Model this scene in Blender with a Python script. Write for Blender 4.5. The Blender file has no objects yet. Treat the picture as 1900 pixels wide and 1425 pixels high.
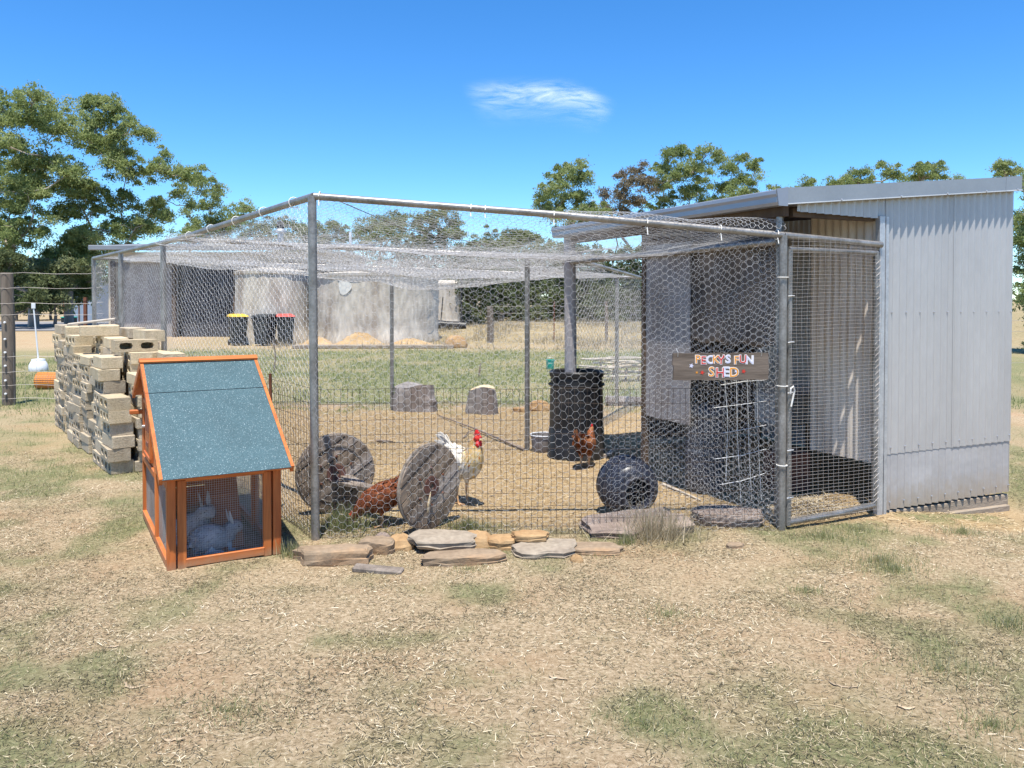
import bpy, bmesh, math, random
import numpy as np
from mathutils import Vector, Matrix
random.seed(7)
RNG = np.random.default_rng(11)
R = math.radians
S = bpy.context.scene
COL = S.collection

# ---------------------------------------------------------------- camera
CAM_H, FPX, HORIZON = 1.6, 1500.0, 555.0          # eye height; photograph is 1900 px wide
PITCH = R(1.2)
cd = bpy.data.cameras.new('camera')
cd.sensor_width = 36.0
cd.lens = FPX / 1900 * 36
cd.shift_y = -((712.5 - HORIZON) - FPX * math.tan(PITCH)) / 1900
cd.clip_start = 0.05
cd.clip_end = 5000
cam = bpy.data.objects.new('camera', cd)
cam.location = (0, 0, CAM_H)
cam.rotation_euler = (R(90) - PITCH, 0, 0)
COL.objects.link(cam)
S.camera = cam

# ---------------------------------------------------------------- sky, sun, exposure
TO_SUN = Vector((-0.005, -0.30, 1.0)).normalized()
W = bpy.data.worlds.new('World')
S.world = W
W.use_nodes = True
nt = W.node_tree
nt.nodes.clear()
w_out = nt.nodes.new('ShaderNodeOutputWorld')
w_bg = nt.nodes.new('ShaderNodeBackground')
w_sky = nt.nodes.new('ShaderNodeTexSky')
w_sky.sky_type = 'NISHITA'
w_sky.sun_disc = False
w_sky.sun_elevation = math.asin(TO_SUN.z)
w_sky.sun_rotation = math.pi
w_sky.air_density = 1.0
w_sky.dust_density = 0.0
w_sky.ozone_density = 3.0
w_sky.altitude = 1800
w_hs = nt.nodes.new('ShaderNodeHueSaturation')
w_hs.inputs['Saturation'].default_value = 1.28
w_hs.inputs['Value'].default_value = 1.0
w_bg.inputs['Strength'].default_value = 0.138
nt.links.new(w_sky.outputs[0], w_hs.inputs['Color'])
w_mul = nt.nodes.new('ShaderNodeMixRGB')
w_mul.blend_type = 'MULTIPLY'
w_mul.inputs[0].default_value = 1.0
w_mul.inputs[2].default_value = (0.80, 0.95, 1.04, 1)
nt.links.new(w_hs.outputs[0], w_mul.inputs[1])
nt.links.new(w_mul.outputs[0], w_bg.inputs[0])
nt.links.new(w_bg.outputs[0], w_out.inputs[0])

sd = bpy.data.lights.new('sun', 'SUN')
sd.energy = 5.0
sd.angle = R(0.55)
sd.color = (1.0, 0.945, 0.85)
sun = bpy.data.objects.new('sun', sd)
sun.rotation_euler = (-TO_SUN).to_track_quat('-Z', 'Y').to_euler()
sun.location = (0, -5, 30)
COL.objects.link(sun)

S.view_settings.view_transform = 'Standard'
S.view_settings.look = 'None'
S.view_settings.gamma = 1
S.view_settings.use_curve_mapping = False
S.view_settings.exposure = 0.72
S.cycles.max_bounces = 6
S.cycles.transparent_max_bounces = 24

# ---------------------------------------------------------------- small numeric helpers
_TAB = RNG.random((256, 256))
def vnoise(x, y, seed=0):
    x = np.asarray(x, float) + seed * 17.31
    y = np.asarray(y, float) + seed * 9.73
    xi = np.floor(x).astype(int); yi = np.floor(y).astype(int)
    fx = x - xi; fy = y - yi
    fx = fx * fx * (3 - 2 * fx); fy = fy * fy * (3 - 2 * fy)
    a = _TAB[xi & 255, yi & 255]; b = _TAB[(xi + 1) & 255, yi & 255]
    c = _TAB[xi & 255, (yi + 1) & 255]; d = _TAB[(xi + 1) & 255, (yi + 1) & 255]
    return (a * (1 - fx) + b * fx) * (1 - fy) + (c * (1 - fx) + d * fx) * fy
def fbm(x, y, seed=0, o=4):
    t = 0; amp = .5; f = 1.0; n = 0
    for k in range(o):
        t = t + amp * vnoise(np.asarray(x) * f, np.asarray(y) * f, seed + k); n += amp
        amp *= .5; f *= 2.03
    return t / n
def sstep(a, b, x):
    t = np.clip((np.asarray(x, float) - a) / (b - a), 0, 1)
    return t * t * (3 - 2 * t)
def at(px, py, Y):
    """a point of the place seen at photograph pixel (px, py) at the distance Y"""
    return ((px - 950) / FPX * Y, Y, CAM_H + (HORIZON - py) / FPX * Y)

def terrain(x, y):
    x = np.asarray(x, float); y = np.asarray(y, float)
    z = 0.03 * (fbm(x * 1.1, y * 1.1, 3, 4) - .5) * (1 - .5 * sstep(10, 30, y))
    z = z + 0.012 * (fbm(x * 6, y * 6, 5, 3) - .5)
    z = z - 0.15 * np.exp(-(((x - 4.3) / 1.1) ** 2 + ((y - 6.4) / 1.1) ** 2))
    bank = sstep(27, 36, y) * sstep(-7, 1, x) * (1 - sstep(60, 110, y))
    z = z + bank * (0.45 + .4 * (fbm(x * .22, y * .22, 8, 3) - .5))
    z = z + 0.16 * np.exp(-(((x - 2.62) / .33) ** 2 + ((y - 6.3) / .2) ** 2)) * 0.5
    return z
def tz(x, y): return float(terrain(x, y))

# ---------------------------------------------------------------- materials
MATS = {}
def new_mat(name):
    m = bpy.data.materials.new(name); m.use_nodes = True
    t = m.node_tree; b = t.nodes['Principled BSDF']
    MATS[name] = m
    return m, t, b
def M(name, c1, c2=None, rough=.7, metal=0.0, scale=6.0, stretch=(1, 1, 1), bump=0.0, bscale=60.0,
      rand=0.0, spec=.3, fine=0.0, c3=None, c3scale=2.0, c3amt=.5, coord='Object', translucent=0.0):
    m, t, b = new_mat(name)
    N = t.nodes; L = t.links
    tc = N.new('ShaderNodeTexCoord'); mp = N.new('ShaderNodeMapping')
    mp.inputs['Scale'].default_value = stretch
    L.new(tc.outputs[coord], mp.inputs[0])
    b.inputs['Roughness'].default_value = rough
    b.inputs['Metallic'].default_value = metal
    b.inputs['Specular IOR Level'].default_value = spec
    col = None
    if c2 is not None:
        n = N.new('ShaderNodeTexNoise'); n.inputs['Scale'].default_value = scale
        n.inputs['Detail'].default_value = 6; n.inputs['Roughness'].default_value = .62
        L.new(mp.outputs[0], n.inputs['Vector'])
        rp = N.new('ShaderNodeValToRGB')
        rp.color_ramp.elements[0].position = .34; rp.color_ramp.elements[1].position = .66
        rp.color_ramp.elements[0].color = (*c1, 1); rp.color_ramp.elements[1].color = (*c2, 1)
        L.new(n.outputs['Fac'], rp.inputs[0]); col = rp.outputs[0]
    else:
        rg = N.new('ShaderNodeRGB'); rg.outputs[0].default_value = (*c1, 1); col = rg.outputs[0]
    if c3 is not None:
        n = N.new('ShaderNodeTexNoise'); n.inputs['Scale'].default_value = c3scale
        n.inputs['Detail'].default_value = 5
        L.new(mp.outputs[0], n.inputs['Vector'])
        rp = N.new('ShaderNodeValToRGB'); rp.color_ramp.elements[0].position = .48; rp.color_ramp.elements[1].position = .68
        rp.color_ramp.elements[0].color = (0, 0, 0, 1); rp.color_ramp.elements[1].color = (c3amt,) * 3 + (1,)
        L.new(n.outputs['Fac'], rp.inputs[0])
        mx = N.new('ShaderNodeMixRGB'); L.new(rp.outputs[0], mx.inputs[0]); L.new(col, mx.inputs[1])
        mx.inputs[2].default_value = (*c3, 1); col = mx.outputs[0]
    if fine:
        n = N.new('ShaderNodeTexNoise'); n.inputs['Scale'].default_value = bscale; n.inputs['Detail'].default_value = 3
        L.new(mp.outputs[0], n.inputs['Vector'])
        mr = N.new('ShaderNodeMapRange'); mr.inputs['From Min'].default_value = .3; mr.inputs['From Max'].default_value = .7
        mr.inputs['To Min'].default_value = 1 - fine; mr.inputs['To Max'].default_value = 1 + fine
        L.new(n.outputs['Fac'], mr.inputs[0])
        vm = N.new('ShaderNodeVectorMath'); vm.operation = 'SCALE'
        L.new(col, vm.inputs[0]); L.new(mr.outputs[0], vm.inputs['Scale']); col = vm.outputs[0]
    if rand:
        oi = N.new('ShaderNodeObjectInfo'); mr = N.new('ShaderNodeMapRange')
        mr.inputs['To Min'].default_value = 1 - rand; mr.inputs['To Max'].default_value = 1 + rand
        L.new(oi.outputs['Random'], mr.inputs[0])
        vm = N.new('ShaderNodeVectorMath'); vm.operation = 'SCALE'
        L.new(col, vm.inputs[0]); L.new(mr.outputs[0], vm.inputs['Scale']); col = vm.outputs[0]
    L.new(col, b.inputs['Base Color'])
    if bump:
        n = N.new('ShaderNodeTexNoise'); n.inputs['Scale'].default_value = bscale; n.inputs['Detail'].default_value = 5
        L.new(mp.outputs[0], n.inputs['Vector'])
        bp = N.new('ShaderNodeBump'); bp.inputs['Strength'].default_value = bump; bp.inputs['Distance'].default_value = .01
        L.new(n.outputs['Fac'], bp.inputs['Height']); L.new(bp.outputs[0], b.inputs['Normal'])
    return m

def M_tint(name, ramp, rough=.8, translucent=.0, spec=.2):
    """colour taken from a per-piece 'tint' value"""
    m, t, b = new_mat(name); N = t.nodes; L = t.links
    a = N.new('ShaderNodeAttribute'); a.attribute_name = 'tint'
    rp = N.new('ShaderNodeValToRGB')
    e = rp.color_ramp.elements
    e[0].position = ramp[0][0]; e[0].color = (*ramp[0][1], 1)
    e[1].position = ramp[-1][0]; e[1].color = (*ramp[-1][1], 1)
    for p, c in ramp[1:-1]:
        k = e.new(p); k.color = (*c, 1)
    L.new(a.outputs['Fac'], rp.inputs[0]); L.new(rp.outputs[0], b.inputs['Base Color'])
    b.inputs['Roughness'].default_value = rough; b.inputs['Specular IOR Level'].default_value = spec
    if translucent:
        tr = N.new('ShaderNodeBsdfTranslucent'); mx = N.new('ShaderNodeMixShader')
        L.new(rp.outputs[0], tr.inputs[0]); mx.inputs[0].default_value = translucent
        L.new(b.outputs[0], mx.inputs[1]); L.new(tr.outputs[0], mx.inputs[2])
        L.new(mx.outputs[0], N['Material Output'].inputs[0])
    return m

M('galv', (.42, .43, .45), (.56, .57, .58), rough=.45, metal=.55, scale=9, fine=.08, bscale=70)
M('galv_pipe', (.21, .20, .185), (.36, .345, .325), rough=.45, metal=.55, scale=6, fine=.18, bscale=60, c3=(.15, .125, .10), c3scale=7, c3amt=.4)
M('net_wire', (.50, .50, .50), (.66, .66, .66), rough=.45, metal=.3, scale=3)
M('mesh_dark', (.055, .042, .034), (.10, .075, .058), rough=.7, metal=.3, scale=4)
M('gate_wire', (.36, .33, .31), (.5, .47, .45), rough=.5, metal=.4, scale=4)
M('bright_wire', (.6, .6, .58), (.7, .7, .7), rough=.4, metal=.4, scale=4)
M('tie_white', (.72, .70, .64), (.82, .8, .76), rough=.5, scale=30)
M('sheet', (.43, .42, .415), (.49, .48, .475), rough=.36, metal=.3, scale=1.6, stretch=(1, 1, .35), fine=.03, bscale=25)
M('sheet_low', (.38, .375, .38), (.48, .47, .47), rough=.4, metal=.2, scale=2.4, fine=.05, bscale=20, c3=(.42, .40, .38), c3scale=4, c3amt=.4)
M('sheet_in', (.70, .62, .53), (.80, .72, .63), rough=.6, metal=.0, scale=2, stretch=(1, 1, .3), c3=(.25, .17, .11), c3scale=3, c3amt=.5)
M('fascia', (.28, .31, .34), (.33, .36, .39), rough=.45, metal=.25, scale=2, fine=.03)
M('gutter', (.27, .29, .33), (.33, .35, .39), rough=.38, metal=.35, scale=2)
M('screw', (.5, .5, .52), (.6, .6, .62), rough=.35, metal=.7, scale=30)
M('dark_wood', (.075, .05, .035), (.13, .09, .06), rough=.85, scale=4, stretch=(1, 1, .15), bump=.3)
M('dirty_board', (.24, .22, .21), (.33, .305, .29), rough=.75, scale=2, c3=(.15, .11, .08), c3scale=3, c3amt=.5)
M('shade_cloth', (.07, .055, .045), (.20, .16, .13), rough=.95, scale=2.2, stretch=(1, 1, 1), bump=.3, bscale=220)
M('sleeper', (.24, .19, .14), (.36, .30, .23), rough=.9, scale=5, stretch=(.3, 1, 1), bump=.5)
M('old_plank', (.13, .105, .085), (.28, .235, .195), rough=.9, scale=9, stretch=(1, 1, .12), bump=.5, rand=.18, fine=.15)
M('reel_plank', (.12, .085, .058), (.30, .23, .165), rough=.9, scale=11, stretch=(.09, 1, 1), bump=.7, bscale=40, rand=.25, fine=.18, c3=(.34, .31, .29), c3scale=6, c3amt=.6)
M('reel_edge', (.18, .15, .12), (.30, .25, .2), rough=.9, scale=12, bump=.4)
M('reel_hub', (.10, .045, .035), (.17, .08, .06), rough=.8, scale=10)
M('sign_wood', (.085, .065, .05), (.22, .175, .14), rough=.8, scale=5, stretch=(.22, 1, 1.6), bump=.35, bscale=30)
M('paint_white', (.78, .77, .76), (.70, .69, .68), rough=.6, scale=30)
M('paint_orange', (.80, .34, .03), (.70, .28, .03), rough=.6, scale=30)
M('paint_red', (.62, .05, .03), (.5, .04, .03), rough=.6, scale=30)
M('paint_lilac', (.56, .56, .72), (.66, .66, .8), rough=.6, scale=30)
M('hutch_wood', (.47, .125, .03), (.60, .19, .05), rough=.5, scale=5, stretch=(1, 1, 1), fine=.10, bscale=55, spec=.35, rand=.05)
M('hutch_wood_v', (.40, .10, .025), (.60, .19, .05), rough=.55, scale=16, stretch=(1, 1, .06), fine=.16, bscale=90, spec=.3, rand=.08, c3=(.30, .08, .02), c3scale=22, c3amt=.5)
M('hutch_wood_x', (.40, .10, .025), (.60, .19, .05), rough=.55, scale=16, stretch=(.06, 1, 1), fine=.16, bscale=90, spec=.3, rand=.08, c3=(.30, .08, .02), c3scale=22, c3amt=.5)
M('hutch_wood_y', (.40, .10, .025), (.60, .19, .05), rough=.55, scale=16, stretch=(1, .06, 1), fine=.16, bscale=90, spec=.3, rand=.08, c3=(.30, .08, .02), c3scale=22, c3amt=.5)
M('hutch_panel', (.42, .10, .028), (.52, .15, .04), rough=.55, scale=6, fine=.08, bscale=40)
M('hutch_inner', (.32, .12, .055), (.40, .16, .075), rough=.75, scale=5)
M('hutch_mesh', (.5, .5, .5), (.62, .62, .62), rough=.4, metal=.5, scale=5)
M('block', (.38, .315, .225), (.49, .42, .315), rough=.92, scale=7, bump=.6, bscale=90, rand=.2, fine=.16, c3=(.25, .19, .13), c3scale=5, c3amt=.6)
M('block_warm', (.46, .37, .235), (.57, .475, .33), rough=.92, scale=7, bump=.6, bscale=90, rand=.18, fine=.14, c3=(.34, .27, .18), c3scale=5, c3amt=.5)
M('black_plastic', (.012, .012, .013), (.028, .027, .027), rough=.42, scale=3, c3=(.07, .06, .05), c3scale=3, c3amt=.5)
M('tumbler_plastic', (.022, .025, .038), (.04, .043, .06), rough=.38, scale=5, spec=.45, c3=(.12, .11, .11), c3scale=4, c3amt=.35)
M('flagstone', (.20, .145, .095), (.33, .25, .17), rough=.9, scale=4, bump=.6, bscale=30, rand=.12, fine=.1, c3=(.30, .17, .08), c3scale=4, c3amt=.7)
M('flag_pale', (.25, .205, .155), (.36, .305, .235), rough=.9, scale=4, bump=.5, bscale=30, fine=.12, c3=(.19, .145, .11), c3scale=5, c3amt=.6)
M('flag_ochre', (.30, .175, .08), (.42, .285, .15), rough=.9, scale=5, bump=.5, bscale=30, fine=.1)
M('flag_dark', (.19, .145, .12), (.30, .24, .20), rough=.92, scale=4, bump=.6, bscale=25, fine=.1)
M('log_bark', (.19, .17, .155), (.38, .35, .33), rough=.95, scale=5, stretch=(1, 1, .25), bump=.8, bscale=25, c3=(.10, .06, .04), c3scale=3, c3amt=.7)
M('log_cut', (.55, .42, .25), (.66, .54, .36), rough=.9, scale=12, bump=.3)
M('stick', (.16, .12, .09), (.28, .22, .17), rough=.9, scale=12, rand=.25)
M('pale_stick', (.42, .36, .28), (.56, .5, .42), rough=.9, scale=12, rand=.15)
M('concrete', (.46, .41, .335), (.66, .61, .525), rough=.95, scale=1.5, stretch=(1, 1, .28), bump=.5, bscale=9, c3=(.27, .215, .165), c3scale=1.6, c3amt=.8, fine=.18)
M('concrete_patch', (.62, .60, .54), (.7, .68, .62), rough=.95, scale=5)
M('sand', (.36, .235, .115), (.46, .33, .185), rough=.95, scale=4, bump=.5, bscale=14)
M('bin_green', (.022, .026, .026), (.034, .038, .038), rough=.55, scale=4)
M('lid_yellow', (.70, .44, .03), (.78, .5, .05), rough=.5, scale=4)
M('lid_red', (.58, .07, .05), (.65, .10, .08), rough=.5, scale=4)
M('cream_wall', (.55, .45, .32), (.62, .52, .38), rough=.9, scale=2)
M('dark_wall', (.045, .045, .05), (.07, .07, .078), rough=.9, scale=1.2)
M('far_roof', (.19, .21, .24), (.25, .27, .3), rough=.5, metal=.2, scale=1)
M('far_shed', (.30, .36, .44), (.38, .44, .53), rough=.5, metal=.2, scale=1, stretch=(3, 3, .3))
M('gutter_blue', (.33, .42, .55), (.40, .49, .62), rough=.5, scale=2)
M('post_wood', (.09, .072, .056), (.22, .185, .15), rough=.95, scale=5, stretch=(1, 1, .14), bump=.8, bscale=30, fine=.12)
M('rust', (.13, .05, .03), (.20, .085, .05), rough=.9, scale=9)
M('white_plastic', (.66, .68, .7), (.75, .76, .78), rough=.5, scale=6)
M('orange_mesh', (.55, .20, .08), (.62, .27, .12), rough=.7, scale=30, stretch=(8, 1, 1), c3=(.45, .33, .22), c3scale=20, c3amt=.6)
M('teal_plastic', (.03, .36, .28), (.04, .42, .33), rough=.5, scale=6)
M('pvc', (.34, .31, .305), (.42, .39, .38), rough=.6, scale=3)
M('grey_drum', (.05, .055, .065), (.08, .085, .10), rough=.5, scale=3)
M('nest_white', (.40, .40, .40), (.48, .48, .47), rough=.7, scale=4)
M('brown_box', (.16, .07, .05), (.22, .10, .07), rough=.8, scale=4)
M('wing_wool', (.7, .68, .66), (.8, .78, .75), rough=.95, scale=20)
M('rabbit_spot', (.30, .28, .26), (.42, .40, .38), rough=.95, scale=14, c3=(.10, .09, .09), c3scale=22, c3amt=.9)
M('rabbit_white', (.36, .35, .35), (.50, .48, .47), rough=.95, scale=14, bump=.5, bscale=120)
M('comb_red', (.62, .02, .025), (.72, .04, .04), rough=.5, scale=30)
M('beak', (.45, .30, .12), (.55, .38, .18), rough=.5, scale=30)
M('leg_yellow', (.50, .30, .14), (.58, .36, .2), rough=.7, scale=30)
M('eye', (.02, .01, .008), rough=.2, spec=.6)
M('hen_brown', (.17, .05, .02), (.34, .12, .045), rough=.85, scale=26, bump=.6, bscale=90, c3=(.55, .32, .16), c3scale=20, c3amt=.5)
M('hen_red', (.13, .032, .012), (.27, .08, .028), rough=.85, scale=30, bump=.7, bscale=90, c3=(.50, .22, .09), c3scale=30, c3amt=.5)
M('feather_white', (.66, .60, .50), (.78, .74, .66), rough=.9, scale=20, bump=.4, bscale=80)
M('road', (.20, .195, .195), (.26, .25, .245), rough=.95, scale=3, fine=.2, bscale=60)
M('bark_gum', (.32, .27, .235), (.52, .465, .42), rough=.9, scale=.9, stretch=(1, 1, .3), c3=(.16, .12, .10), c3scale=.8, c3amt=.8)
M('bark_dark', (.13, .11, .095), (.24, .21, .19), rough=.9, scale=1)
M('glass_dark', (.03, .035, .04), rough=.15, spec=.6)
M('bark_strip', (.34, .25, .155), (.52, .42, .29), rough=.85, scale=14, stretch=(.3, 1, 1), rand=.2)
M_tint('leaf_gum', [(0, (.11, .15, .055)), (.45, (.225, .285, .105)), (.8, (.335, .39, .16)), (1, (.44, .47, .23))], translucent=.52)
M_tint('leaf_grey', [(0, (.10, .125, .055)), (.5, (.21, .245, .11)), (1, (.35, .37, .20))], translucent=.5)
M_tint('leaf_brown', [(0, (.11, .085, .06)), (.5, (.20, .165, .11)), (1, (.30, .26, .17))], translucent=.35)
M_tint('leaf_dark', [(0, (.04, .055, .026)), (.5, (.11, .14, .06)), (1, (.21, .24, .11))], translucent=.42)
M_tint('straw', [(0, (.15, .105, .06)), (.35, (.33, .25, .145)), (.75, (.52, .42, .27)), (1, (.74, .65, .48))], translucent=.1)
M_tint('thatch', [(0, (.06, .05, .028)), (.3, (.17, .142, .08)), (.6, (.35, .29, .175)), (.85, (.56, .48, .325)), (1, (.80, .72, .56))], translucent=.12)
M_tint('lawn', [(0, (.12, .15, .055)), (.4, (.20, .255, .09)), (.7, (.30, .34, .14)), (1, (.52, .48, .28))], translucent=.42)
M_tint('blades', [(0, (.16, .18, .08)), (.4, (.24, .28, .115)), (.7, (.36, .36, .18)), (1, (.60, .53, .34))], translucent=.42)
M_tint('weed', [(0, (.20, .17, .10)), (.5, (.38, .32, .21)), (1, (.58, .50, .36))], translucent=.42)

def mud(name, z0, z1, colr):
    m = MATS[name]; t = m.node_tree; N = t.nodes; L = t.links; b = N['Principled BSDF']
    src = b.inputs['Base Color'].links[0].from_socket
    tc = N.new('ShaderNodeTexCoord'); sx = N.new('ShaderNodeSeparateXYZ'); L.new(tc.outputs['Object'], sx.inputs[0])
    mr = N.new('ShaderNodeMapRange'); mr.inputs['From Min'].default_value = z0; mr.inputs['From Max'].default_value = z1
    mr.inputs['To Min'].default_value = .55; mr.inputs['To Max'].default_value = -.35; mr.clamp = True
    L.new(sx.outputs[2], mr.inputs[0])
    nz = N.new('ShaderNodeTexNoise'); nz.inputs['Scale'].default_value = 14; nz.inputs['Detail'].default_value = 8; nz.inputs['Roughness'].default_value = .75
    L.new(tc.outputs['Object'], nz.inputs['Vector'])
    ad = N.new('ShaderNodeMath'); ad.operation = 'ADD'; L.new(mr.outputs[0], ad.inputs[0]); L.new(nz.outputs['Fac'], ad.inputs[1])
    r2 = N.new('ShaderNodeMapRange'); r2.inputs['From Min'].default_value = .45; r2.inputs['From Max'].default_value = 1.0; r2.inputs['To Max'].default_value = .7
    L.new(ad.outputs[0], r2.inputs[0])
    mx = N.new('ShaderNodeMixRGB'); L.new(r2.outputs[0], mx.inputs[0]); L.new(src, mx.inputs[1]); mx.inputs[2].default_value = (*colr, 1)
    L.new(mx.outputs[0], b.inputs['Base Color'])
mud('sheet_low', .0, .35, (.36, .29, .21))
for k_ in 'vxy': mud('hutch_wood_' + k_, .0, .09, (.33, .22, .13))

# felt roof with sparkling mineral grit
m, t, b = new_mat('felt'); N = t.nodes; L = t.links
tc = N.new('ShaderNodeTexCoord'); vo = N.new('ShaderNodeTexVoronoi'); vo.inputs['Scale'].default_value = 300
L.new(tc.outputs['Object'], vo.inputs['Vector'])
rp = N.new('ShaderNodeValToRGB'); e = rp.color_ramp.elements
e[0].position = 0; e[0].color = (.032, .070, .082, 1); e[1].position = .955; e[1].color = (.075, .140, .160, 1)
k = e.new(.98); k.color = (.30, .38, .40, 1)
sp = N.new('ShaderNodeSeparateColor'); L.new(vo.outputs['Color'], sp.inputs[0]); L.new(sp.outputs[0], rp.inputs[0])
nz = N.new('ShaderNodeTexNoise'); nz.inputs['Scale'].default_value = 4; L.new(tc.outputs['Object'], nz.inputs['Vector'])
mr = N.new('ShaderNodeMapRange'); mr.inputs['To Min'].default_value = .8; mr.inputs['To Max'].default_value = 1.2
L.new(nz.outputs['Fac'], mr.inputs[0])
vm = N.new('ShaderNodeVectorMath'); vm.operation = 'SCALE'; L.new(rp.outputs[0], vm.inputs[0]); L.new(mr.outputs[0], vm.inputs['Scale'])
L.new(vm.outputs[0], b.inputs['Base Color']); b.inputs['Roughness'].default_value = .85
bp = N.new('ShaderNodeBump'); bp.inputs['Strength'].default_value = .5; bp.inputs['Distance'].default_value = .003
L.new(sp.outputs[1], bp.inputs['Height']); L.new(bp.outputs[0], b.inputs['Normal'])

# rooster plumage: white body, golden hackle (colour by 'tint')
M_tint('rooster', [(0, (.60, .54, .44)), (.4, (.76, .71, .62)), (.55, (.74, .58, .30)), (.8, (.62, .34, .09)), (.9, (.5, .16, .05)), (1, (.55, .03, .03))], rough=.9)

# ground: colours of bare soil, dry litter, chaff and living grass mixed by surveyed patches
m, t, b = new_mat('ground'); N = t.nodes; L = t.links
tc = N.new('ShaderNodeTexCoord')
def gnoise(sc, det=6, ro=.65):
    n = N.new('ShaderNodeTexNoise'); n.inputs['Scale'].default_value = sc; n.inputs['Detail'].default_value = det
    n.inputs['Roughness'].default_value = ro; L.new(tc.outputs['Object'], n.inputs['Vector']); return n.outputs['Fac']
def gramp(f, stops):
    r = N.new('ShaderNodeValToRGB'); e = r.color_ramp.elements
    e[0].position = stops[0][0]; e[0].color = (*stops[0][1], 1); e[1].position = stops[-1][0]; e[1].color = (*stops[-1][1], 1)
    for p, c in stops[1:-1]:
        k = e.new(p); k.color = (*c, 1)
    L.new(f, r.inputs[0]); return r.outputs[0]
def gmix(f, a, c):
    x = N.new('ShaderNodeMixRGB'); L.new(f, x.inputs[0]); L.new(a, x.inputs[1]); L.new(c, x.inputs[2]); return x.outputs[0]
def gattr(n):
    a = N.new('ShaderNodeAttribute'); a.attribute_name = n; return a.outputs['Fac']
soil = gramp(gnoise(46, 9, .82), [(.32, (.11, .074, .042)), (.45, (.32, .235, .145)), (.56, (.48, .37, .245)), (.68, (.72, .61, .45))])
chaff = gramp(gnoise(34, 9, .85), [(.32, (.12, .078, .04)), (.45, (.31, .215, .112)), (.56, (.43, .32, .18)), (.70, (.62, .505, .335))])
grass = gramp(gnoise(40, 9, .82), [(.32, (.075, .075, .035)), (.46, (.16, .165, .08)), (.58, (.25, .25, .13)), (.72, (.44, .41, .26))])
dry = gramp(gnoise(6, 9, .8), [(.3, (.16, .125, .07)), (.5, (.30, .24, .14)), (.7, (.44, .36, .22))])
red = gramp(gnoise(50, 9, .82), [(.30, (.15, .085, .045)), (.46, (.34, .205, .115)), (.58, (.47, .31, .19)), (.72, (.62, .47, .32))])
redm = gramp(gnoise(1.1, 5, .6), [(.50, (0, 0, 0)), (.64, (.5, .5, .5))])
soil = gmix(redm, soil, red)
c = gmix(gattr('chaff'), soil, chaff)
c = gmix(gattr('dry'), c, dry)
gm = N.new('ShaderNodeMath'); gm.operation = 'MULTIPLY_ADD'
gn = gnoise(9, 6, .7)
L.new(gn, gm.inputs[0]); gm.inputs[1].default_value = 1.2; gm.inputs[2].default_value = -.6
ga = N.new('ShaderNodeMath'); ga.operation = 'ADD'; ga.use_clamp = True
gz = N.new('ShaderNodeMath'); gz.operation = 'MULTIPLY'
L.new(gm.outputs[0], gz.inputs[0]); L.new(gattr('green'), gz.inputs[1])
L.new(gattr('green'), ga.inputs[0]); L.new(gz.outputs[0], ga.inputs[1])
c = gmix(ga.outputs[0], c, grass)
L.new(c, b.inputs['Base Color'])
b.inputs['Roughness'].default_value = 1; b.inputs['Specular IOR Level'].default_value = .05
bp = N.new('ShaderNodeBump'); bp.inputs['Strength'].default_value = .8; bp.inputs['Distance'].default_value = .02
L.new(gnoise(55, 8, .8), bp.inputs['Height']); L.new(bp.outputs[0], b.inputs['Normal'])

# ---------------------------------------------------------------- object helpers
def link(o, parent=None):
    COL.objects.link(o)
    if parent is not None: o.parent = parent
    return o
def tag(o, label=None, cat=None, group=None, kind=None):
    if label: o['label'] = label
    if cat: o['category'] = cat
    if group: o['group'] = group
    if kind: o['kind'] = kind
    return o
def thing(name, label, cat, loc=(0, 0, 0), rotz=0.0, group=None):
    o = bpy.data.objects.new(name, None); o.empty_display_size = .1
    o.location = loc; o.rotation_euler = (0, 0, rotz)
    link(o); return tag(o, label, cat, group)
def arrays_mesh(name, V, F, smooth=False, tint=None, attrs=None):
    V = np.asarray(V, np.float32).reshape(-1, 3); F = np.asarray(F, np.int32)
    me = bpy.data.meshes.new(name)
    k = F.shape[1]
    me.vertices.add(len(V)); me.vertices.foreach_set('co', V.ravel())
    me.loops.add(F.size); me.loops.foreach_set('vertex_index', F.ravel())
    me.polygons.add(len(F)); me.polygons.foreach_set('loop_start', np.arange(0, F.size, k, dtype=np.int32))
    if smooth: me.polygons.foreach_set('use_smooth', np.ones(len(F), bool))
    me.update(calc_edges=True)
    if tint is not None:
        a = me.attributes.new('tint', 'FLOAT', 'POINT'); a.data.foreach_set('value', np.asarray(tint, np.float32))
    for n, v in (attrs or {}).items():
        a = me.attributes.new(n, 'FLOAT', 'POINT'); a.data.foreach_set('value', np.asarray(v, np.float32))
    return me
def put(name, me, mat, parent=None):
    o = bpy.data.objects.new(name, me)
    if mat: me.materials.append(MATS[mat])
    return link(o, parent)

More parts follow.
